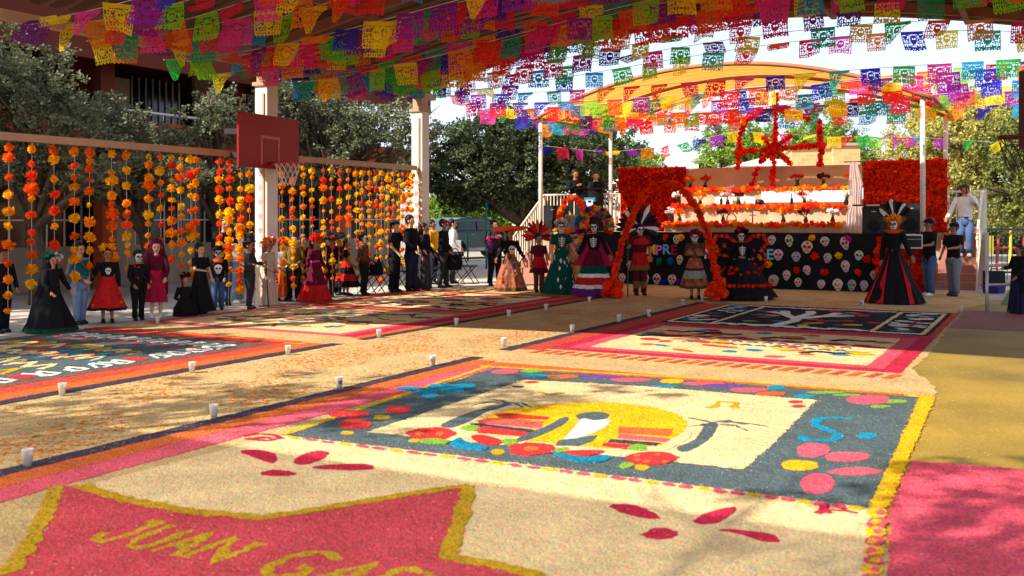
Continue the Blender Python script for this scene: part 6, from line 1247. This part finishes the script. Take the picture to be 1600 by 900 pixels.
p = person('man in grey shirt holding purple flowers near the stairs', 773, 447, hp(345,447), 20, 'char','black',('chest','clasp'),skin='a',step=.05); D_ = p['t'].location.y-.32
bq = thing('bouquet', 'purple flower bouquet held by the man near the stairs', 'bouquet', P(766,378,D_)); b = MB(); b.rings([(0,0,-.28,.03,.03),(0,0,-.02,.11,.1)], 10); b.build('wrapping', CL['purple'], bq)
for i in range(20): pom(bq, (rnd.gauss(0,.09), rnd.gauss(0,.06), rnd.uniform(-.02,.14)), rnd.uniform(.035,.055), rnd.choice([srgb(120,30,90),srgb(90,20,70),srgb(190,80,130),srgb(150,40,60)]), rnd, True)
MULTI = mat('print_mix', srgb(150,84,56), .9, .75, 9); 
p = person('girl under giant orange sombrero in patterned long gown', 797, 455, 1.42, 20, 'black',arms=('skirt','skirt'),kid=True,sex='f',hair='long',legs='gown',skin='b'); skirt_(p,.01,.08,.26,[MULTI,'brown','beige'],[(0,0),(.85,1)],amp=.06); hat_brim(p,1.75,CL['orange'],up=.09,crown=.45,ch=.5,tilt=-.12,name='sombrero',dz=.26); chestprint(p,'skull',.66,.09)
for i in range(18): a = rnd.uniform(3.3,6.1); f_ = rnd.uniform(.2,.8); pom(p['t'], ((.08+.18*f_)*p['H']*math.cos(a),(.08+.18*f_)*p['H']*.9*math.sin(a),(.61-.6*f_)*p['H']), .026*p['H'], rnd.choice([srgb(60,110,190),srgb(220,190,180),srgb(190,60,40),srgb(210,150,60)]), rnd, True)
# ---- dancers before the stage
p = person('child in red costume with tall rust feather headdress', 842, 457, 1.30, 15, 'rust' if 'rust' in CL else 'maroon','brown',('down','low'),kid=True,skin='b',sleeve='short'); fan(p,13,.30,['red','maroon','orange','red'],wd=.075); skirt_(p,.33,.09,.15,['red','maroon'],[(0,0),(.6,1)],amp=.1)
p = person('woman in dark green ball gown with white motifs', 876, 460, 1.58, 12, 'green',arms=('down','skirt'),sex='f',hair='long',legs='gown',sleeve='short',skull=True,skin='c'); skirt_(p,.005,.07,.235,['green'],[(0,0)],amp=.05,shape=.85); crown_flowers(p,[srgb(230,220,200),srgb(200,180,150)],10,.04,.45,.3); chestprint(p,'rib',.72)
for i in range(22):
    a = rnd.uniform(3.2,6.2); f_ = rnd.uniform(.15,.95); r = (.07+.165*f_**.85)*p['H']*1.03; s_ = .025*p['H']; b = MB(); cx_, cy_, z_ = r*math.cos(a), r*.9*math.sin(a), (.61-.605*f_)*p['H']; tx, ty = -math.sin(a), math.cos(a)
    b.add([(cx_+tx*s_*.7,cy_+ty*s_*.7,z_),(cx_*.98,cy_*.98,z_+s_*1.4),(cx_-tx*s_*.7,cy_-ty*s_*.7,z_),(cx_*1.04,cy_*1.04,z_-s_*1.4)], [(0,1,2,3)]); b.build('white_motif', CL['white'], p['t'])
p = person('woman with skeleton bodice, striped ruffled skirt and flower halo', 928, 463, 1.58, -5, 'black',arms=('skirt','skirt'),sex='f',hair='long',legs='gown',skull=True,skin='b'); chestprint(p,'rib',.72)
skirt_(p,.005,.075,.28,['maroon','white','green','red','purple'],[(0,0),(.26,1),(.33,2),(.48,1),(.54,3),(.74,1),(.80,4),(.94,1)],amp=.05,pleat=16,shape=.8); H = p['H']
hc = [srgb(230,60,130),srgb(250,190,30),srgb(40,130,190),srgb(90,40,140),srgb(240,110,40),srgb(60,160,90),srgb(220,40,50)]
for ring, n_, r_ in ((.17,16,.045),(.235,22,.045)):
    for i in range(n_): a = R(-20+220*i/(n_-1)); pom(p['t'], onhead(p,.3,.1)+Vector((ring*H*math.cos(a),.02,ring*H*math.sin(a))), r_*H, rnd.choice(hc), rnd)
b = MB(); b.rings([(0,.08*H,.40*H,.30*H,.10*H),(0,.07*H,.62*H,.22*H,.09*H),(0,.04*H,.80*H,.12*H,.06*H)], 22, caps=False); b.build('shawl', CL['crim'], p['t'], True)
fl = thing('flower_wreath', 'round wreath of multicoloured flowers between the two gowned women', 'wreath', G(903,459)); Dw = fl.location.y; zc = P(0,392,Dw).z
b = MB(); b.tube([(.30*math.cos(a),0,zc+.30*math.sin(a)) for a in [6.283*i/24 for i in range(25)]], .02, 6); b.build('ring', iron, fl); b = MB(); b.tube([(0,.02,0),(0,.02,zc-.28)], .018, 8); b.build('stand', white_p, fl)
for i in range(46): a = rnd.uniform(0,6.28); r = .44*math.sqrt(rnd.random()); pom(fl, (r*math.cos(a), rnd.uniform(-.06,.02), zc+r*math.sin(a)), rnd.uniform(.06,.09), rnd.choice(hc+[srgb(236,200,190)]), rnd)
p = person('dancer in red plumed costume with black and white feather headdress', 1000, 462, 1.52, 0, 'maroon','maroon',('staff','low'),skin='b',skull=True,sleeve='short'); fan(p,19,.34,['black','char','white','maroon','black'],wd=.07,a0=-35,a1=215); skirt_(p,.36,.09,.13,['red','gold'],[(0,0),(.7,1)],amp=.08); H = p['H']
b = MB(); b.rings([(0,0,.83*H,.07*H,.06*H),(0,0,.76*H,.135*H,.095*H),(0,0,.72*H,.14*H,.10*H)], 20, caps=False); b.build('collar', CL['red'], p['t'], True)
for s_ in (-1,1): b = MB(); b.rings([(s_*.052*H,-.005*H,.10*H,.045*H,.045*H),(s_*.052*H,-.005*H,.20*H,.05*H,.05*H)], 14, caps=False); b.build('leg_rattle', CL['gold'], p['t'], True)
hd_ = p['hands'][0][0]; sf = thing('staff', 'wooden staff held by the feathered dancer', 'staff', p['t'].location, p['t'].rotation_euler.z); b = MB(); b.tube([(hd_.x,hd_.y,0),(hd_.x,hd_.y,1.25)], .014, 8); b.build('shaft', bark, sf, True); b = MB(); b.ell((hd_.x,hd_.y,1.28),(.035,.035,.05)); b.build('knob', CL['red'], sf, True)
p = person('woman with skull face in tiered patterned skirt under the arch', 1086, 467, hp(364,467), -5, 'brown',arms=('fold','fold'),sex='f',hair='long',legs='gown',skull=True,skin='b'); skirt_(p,.16,.085,.215,['maroon',MULTI,'mint','brown'],[(0,1),(.28,0),(.36,2),(.6,1),(.9,3)],amp=.05); crown_flowers(p,[srgb(160,30,60),srgb(60,40,120),srgb(190,40,40)],8,.05); H = p['H']; b = MB(); b.rings([(0,0,.76*H,.125*H,.08*H),(0,-.01*H,.68*H,.15*H,.105*H),(0,-.01*H,.65*H,.155*H,.11*H)], 22, caps=False); b.build('ruffle_collar', MULTI, p['t'], True)
p = person('woman in very wide black gown with orange flowers and wings', 1158, 468, hp(362,468), 0, 'black',arms=('hip','hip'),sex='f',hair='long',legs='gown',skull=True,skin='b'); skirt_(p,.03,.08,.50,['black'],[(0,0)],amp=.035,pleat=18,shape=.75); chestprint(p,'rib',.71); crown_flowers(p,[srgb(40,20,24),srgb(190,30,40)],9,.05,.5,.35); H = p['H']
for i in range(40): a = 6.283*i/40; pom(p['t'], (.43*H*math.cos(a),.39*H*math.sin(a),.215*H), .030*H, rnd.choice(REDS[1:]+ORANGES[3:4]), rnd)
for i in range(14): a = rnd.uniform(3.3,6.1); f_ = rnd.uniform(.15,.5); r = (.08+.42*f_**.75)*H*1.02; pom(p['t'], (r*math.cos(a), r*.9*math.sin(a), (.61-.58*f_)*H), .026*H, rnd.choice(REDS+[srgb(180,50,110)]), rnd)
for s_ in (-1,1):                                            # flower-edged wings
    out = [(s_*.06,.82),(s_*.20,.92),(s_*.35,.93),(s_*.40,.82),(s_*.32,.72),(s_*.38,.64),(s_*.38,.50),(s_*.26,.42),(s_*.12,.52)]
    b = MB(); n = len(out); b.add([(x*H,.06*H,z_*H) for x, z_ in out]+[(x*H,.075*H,z_*H) for x, z_ in out], [tuple(range(n)), tuple(range(2*n-1,n-1,-1))]+[(i,(i+1)%n,n+(i+1)%n,n+i) for i in range(n)]); wg = b.build('wing', CL['black'], p['t'])
    for q_ in resample([Vector((x*H,.055*H,z_*H)) for x, z_ in out], .075, False): pom(wg, q_, .034*H, rnd.choice(REDS[1:]+ORANGES[3:4]), rnd)
    for i in range(7): pom(wg, (s_*rnd.uniform(.14,.34)*H,.05*H,rnd.uniform(.5,.85)*H), .03*H, rnd.choice(ORANGES[:4]), rnd)
p = person('woman in black and red flared gown with tall feathered headdress', 1396, 474, 1.66, -25, 'black',arms=('down','skirt'),sex='f',hair='long',legs='gown',skull=True,skin='b'); skirt_(p,.005,.075,.33,['black','red'],[(0,0)],amp=.03,shape=1.15); H = p['H']
for a_ in (215,250,325,150): # red godets
    a = R(a_); b = MB(); vs_ = []
    for j in range(7):
        f_ = j/6; r = (.075+.255*f_**1.15)*H*1.035; dz = (.61-.60*f_)*H
        for d_ in (-1,1): vs_.append((r*math.cos(a+d_*.22*f_), r*.9*math.sin(a+d_*.22*f_), dz))
    b.add(vs_, [(2*j,2*j+1,2*j+3,2*j+2) for j in range(6)]); b.build('red_panel', CL['red'], p['t'], True)
fan(p,11,.26,['black','char','white','black'],wd=.08,a0=40,a1=140,dz=.3); fan(p,7,.16,['gold','black'],wd=.08,a0=20,a1=160,dz=.2); crown_flowers(p,YELLOWS+ORANGES,7,.05,.45,.25); b = MB(); b.rings([(0,0,.82*H,.06*H,.055*H),(0,0,.86*H,.12*H,.09*H)], 20, caps=False); b.build('collar', CL['orange'], p['t'], True)
p = person('man in black cap and jeans working at the mixer', 1452, 463, hp(343,463), -75, 'black','jeans',('fwd','fwd'),sleeve='short',skin='b',shoes=shoew); cap_(p, CL['black'])
p = person('man in black shirt and grey trousers below the right stairs', 1490, 463, hp(349,463), -65, 'black','grey',('low','fwd'),sleeve='short',skin='b'); cap_(p, CL['black'])
zs = ST*4/7; ps_ = W(onU(1508,400,RU+.92)[0], RU+.92, 0); pq = person('man in white shirt and jeans standing on the right stairs', 1508, 405, 1.70, -30, 'white','jeans',('rail','face'),skin='b',shoes=shoew,z=zs,pos=ps_,step=.03)
b = MB(); hd_ = pq['hands'][0]; mc = thing('microphone', 'black microphone held by the man in the white shirt', 'microphone', pq['t'].location, pq['t'].rotation_euler.z); h1_ = pq['hands'][1][0]; b.tube([h1_-Vector((0,0,.09)), h1_+Vector((0,-.01,.05))], .014, 8); b.build('handle', blk, mc, True); b = MB(); b.ell(h1_+Vector((0,-.012,.075)),(.028,.028,.032)); b.build('head', iron, mc, True)
p = person('person in dark cloak and purple skirt at the right picture edge', 1592, 490, hp(384,490), -80, 'black',arms=('fwd','low'),sex='f',hair='long',legs='gown',skin='b'); skirt_(p,.01,.085,.16,['navy'],[(0,0)],amp=.06); H = p['H']; b = MB(); b.rings([(0,.03*H,.30*H,.17*H,.12*H),(0,.02*H,.6*H,.14*H,.10*H),(0,.01*H,.83*H,.09*H,.07*H)], 22, caps=False); b.build('cloak', CL['black'], p['t'], True)
# ---- at the lectern
w_ = onU(899,330,4.75)[0]; pa_ = W(w_, 4.75); person('man in black shirt holding a microphone behind the lectern', 899, 300, 1.66, 20, 'black','black',('chest','low'),skin='b',z=ST,pos=pa_)
w_ = onU(931,330,4.8)[0]; pa_ = W(w_, 4.8); p = person('woman in black dress with dark hair behind the lectern', 931, 300, 1.60, 10, 'black',arms=('low','low'),sex='f',hair='long',legs='gown',skin='c',z=ST,pos=pa_); skirt_(p,.25,.085,.13,['black'],[(0,0)])
finish_people()
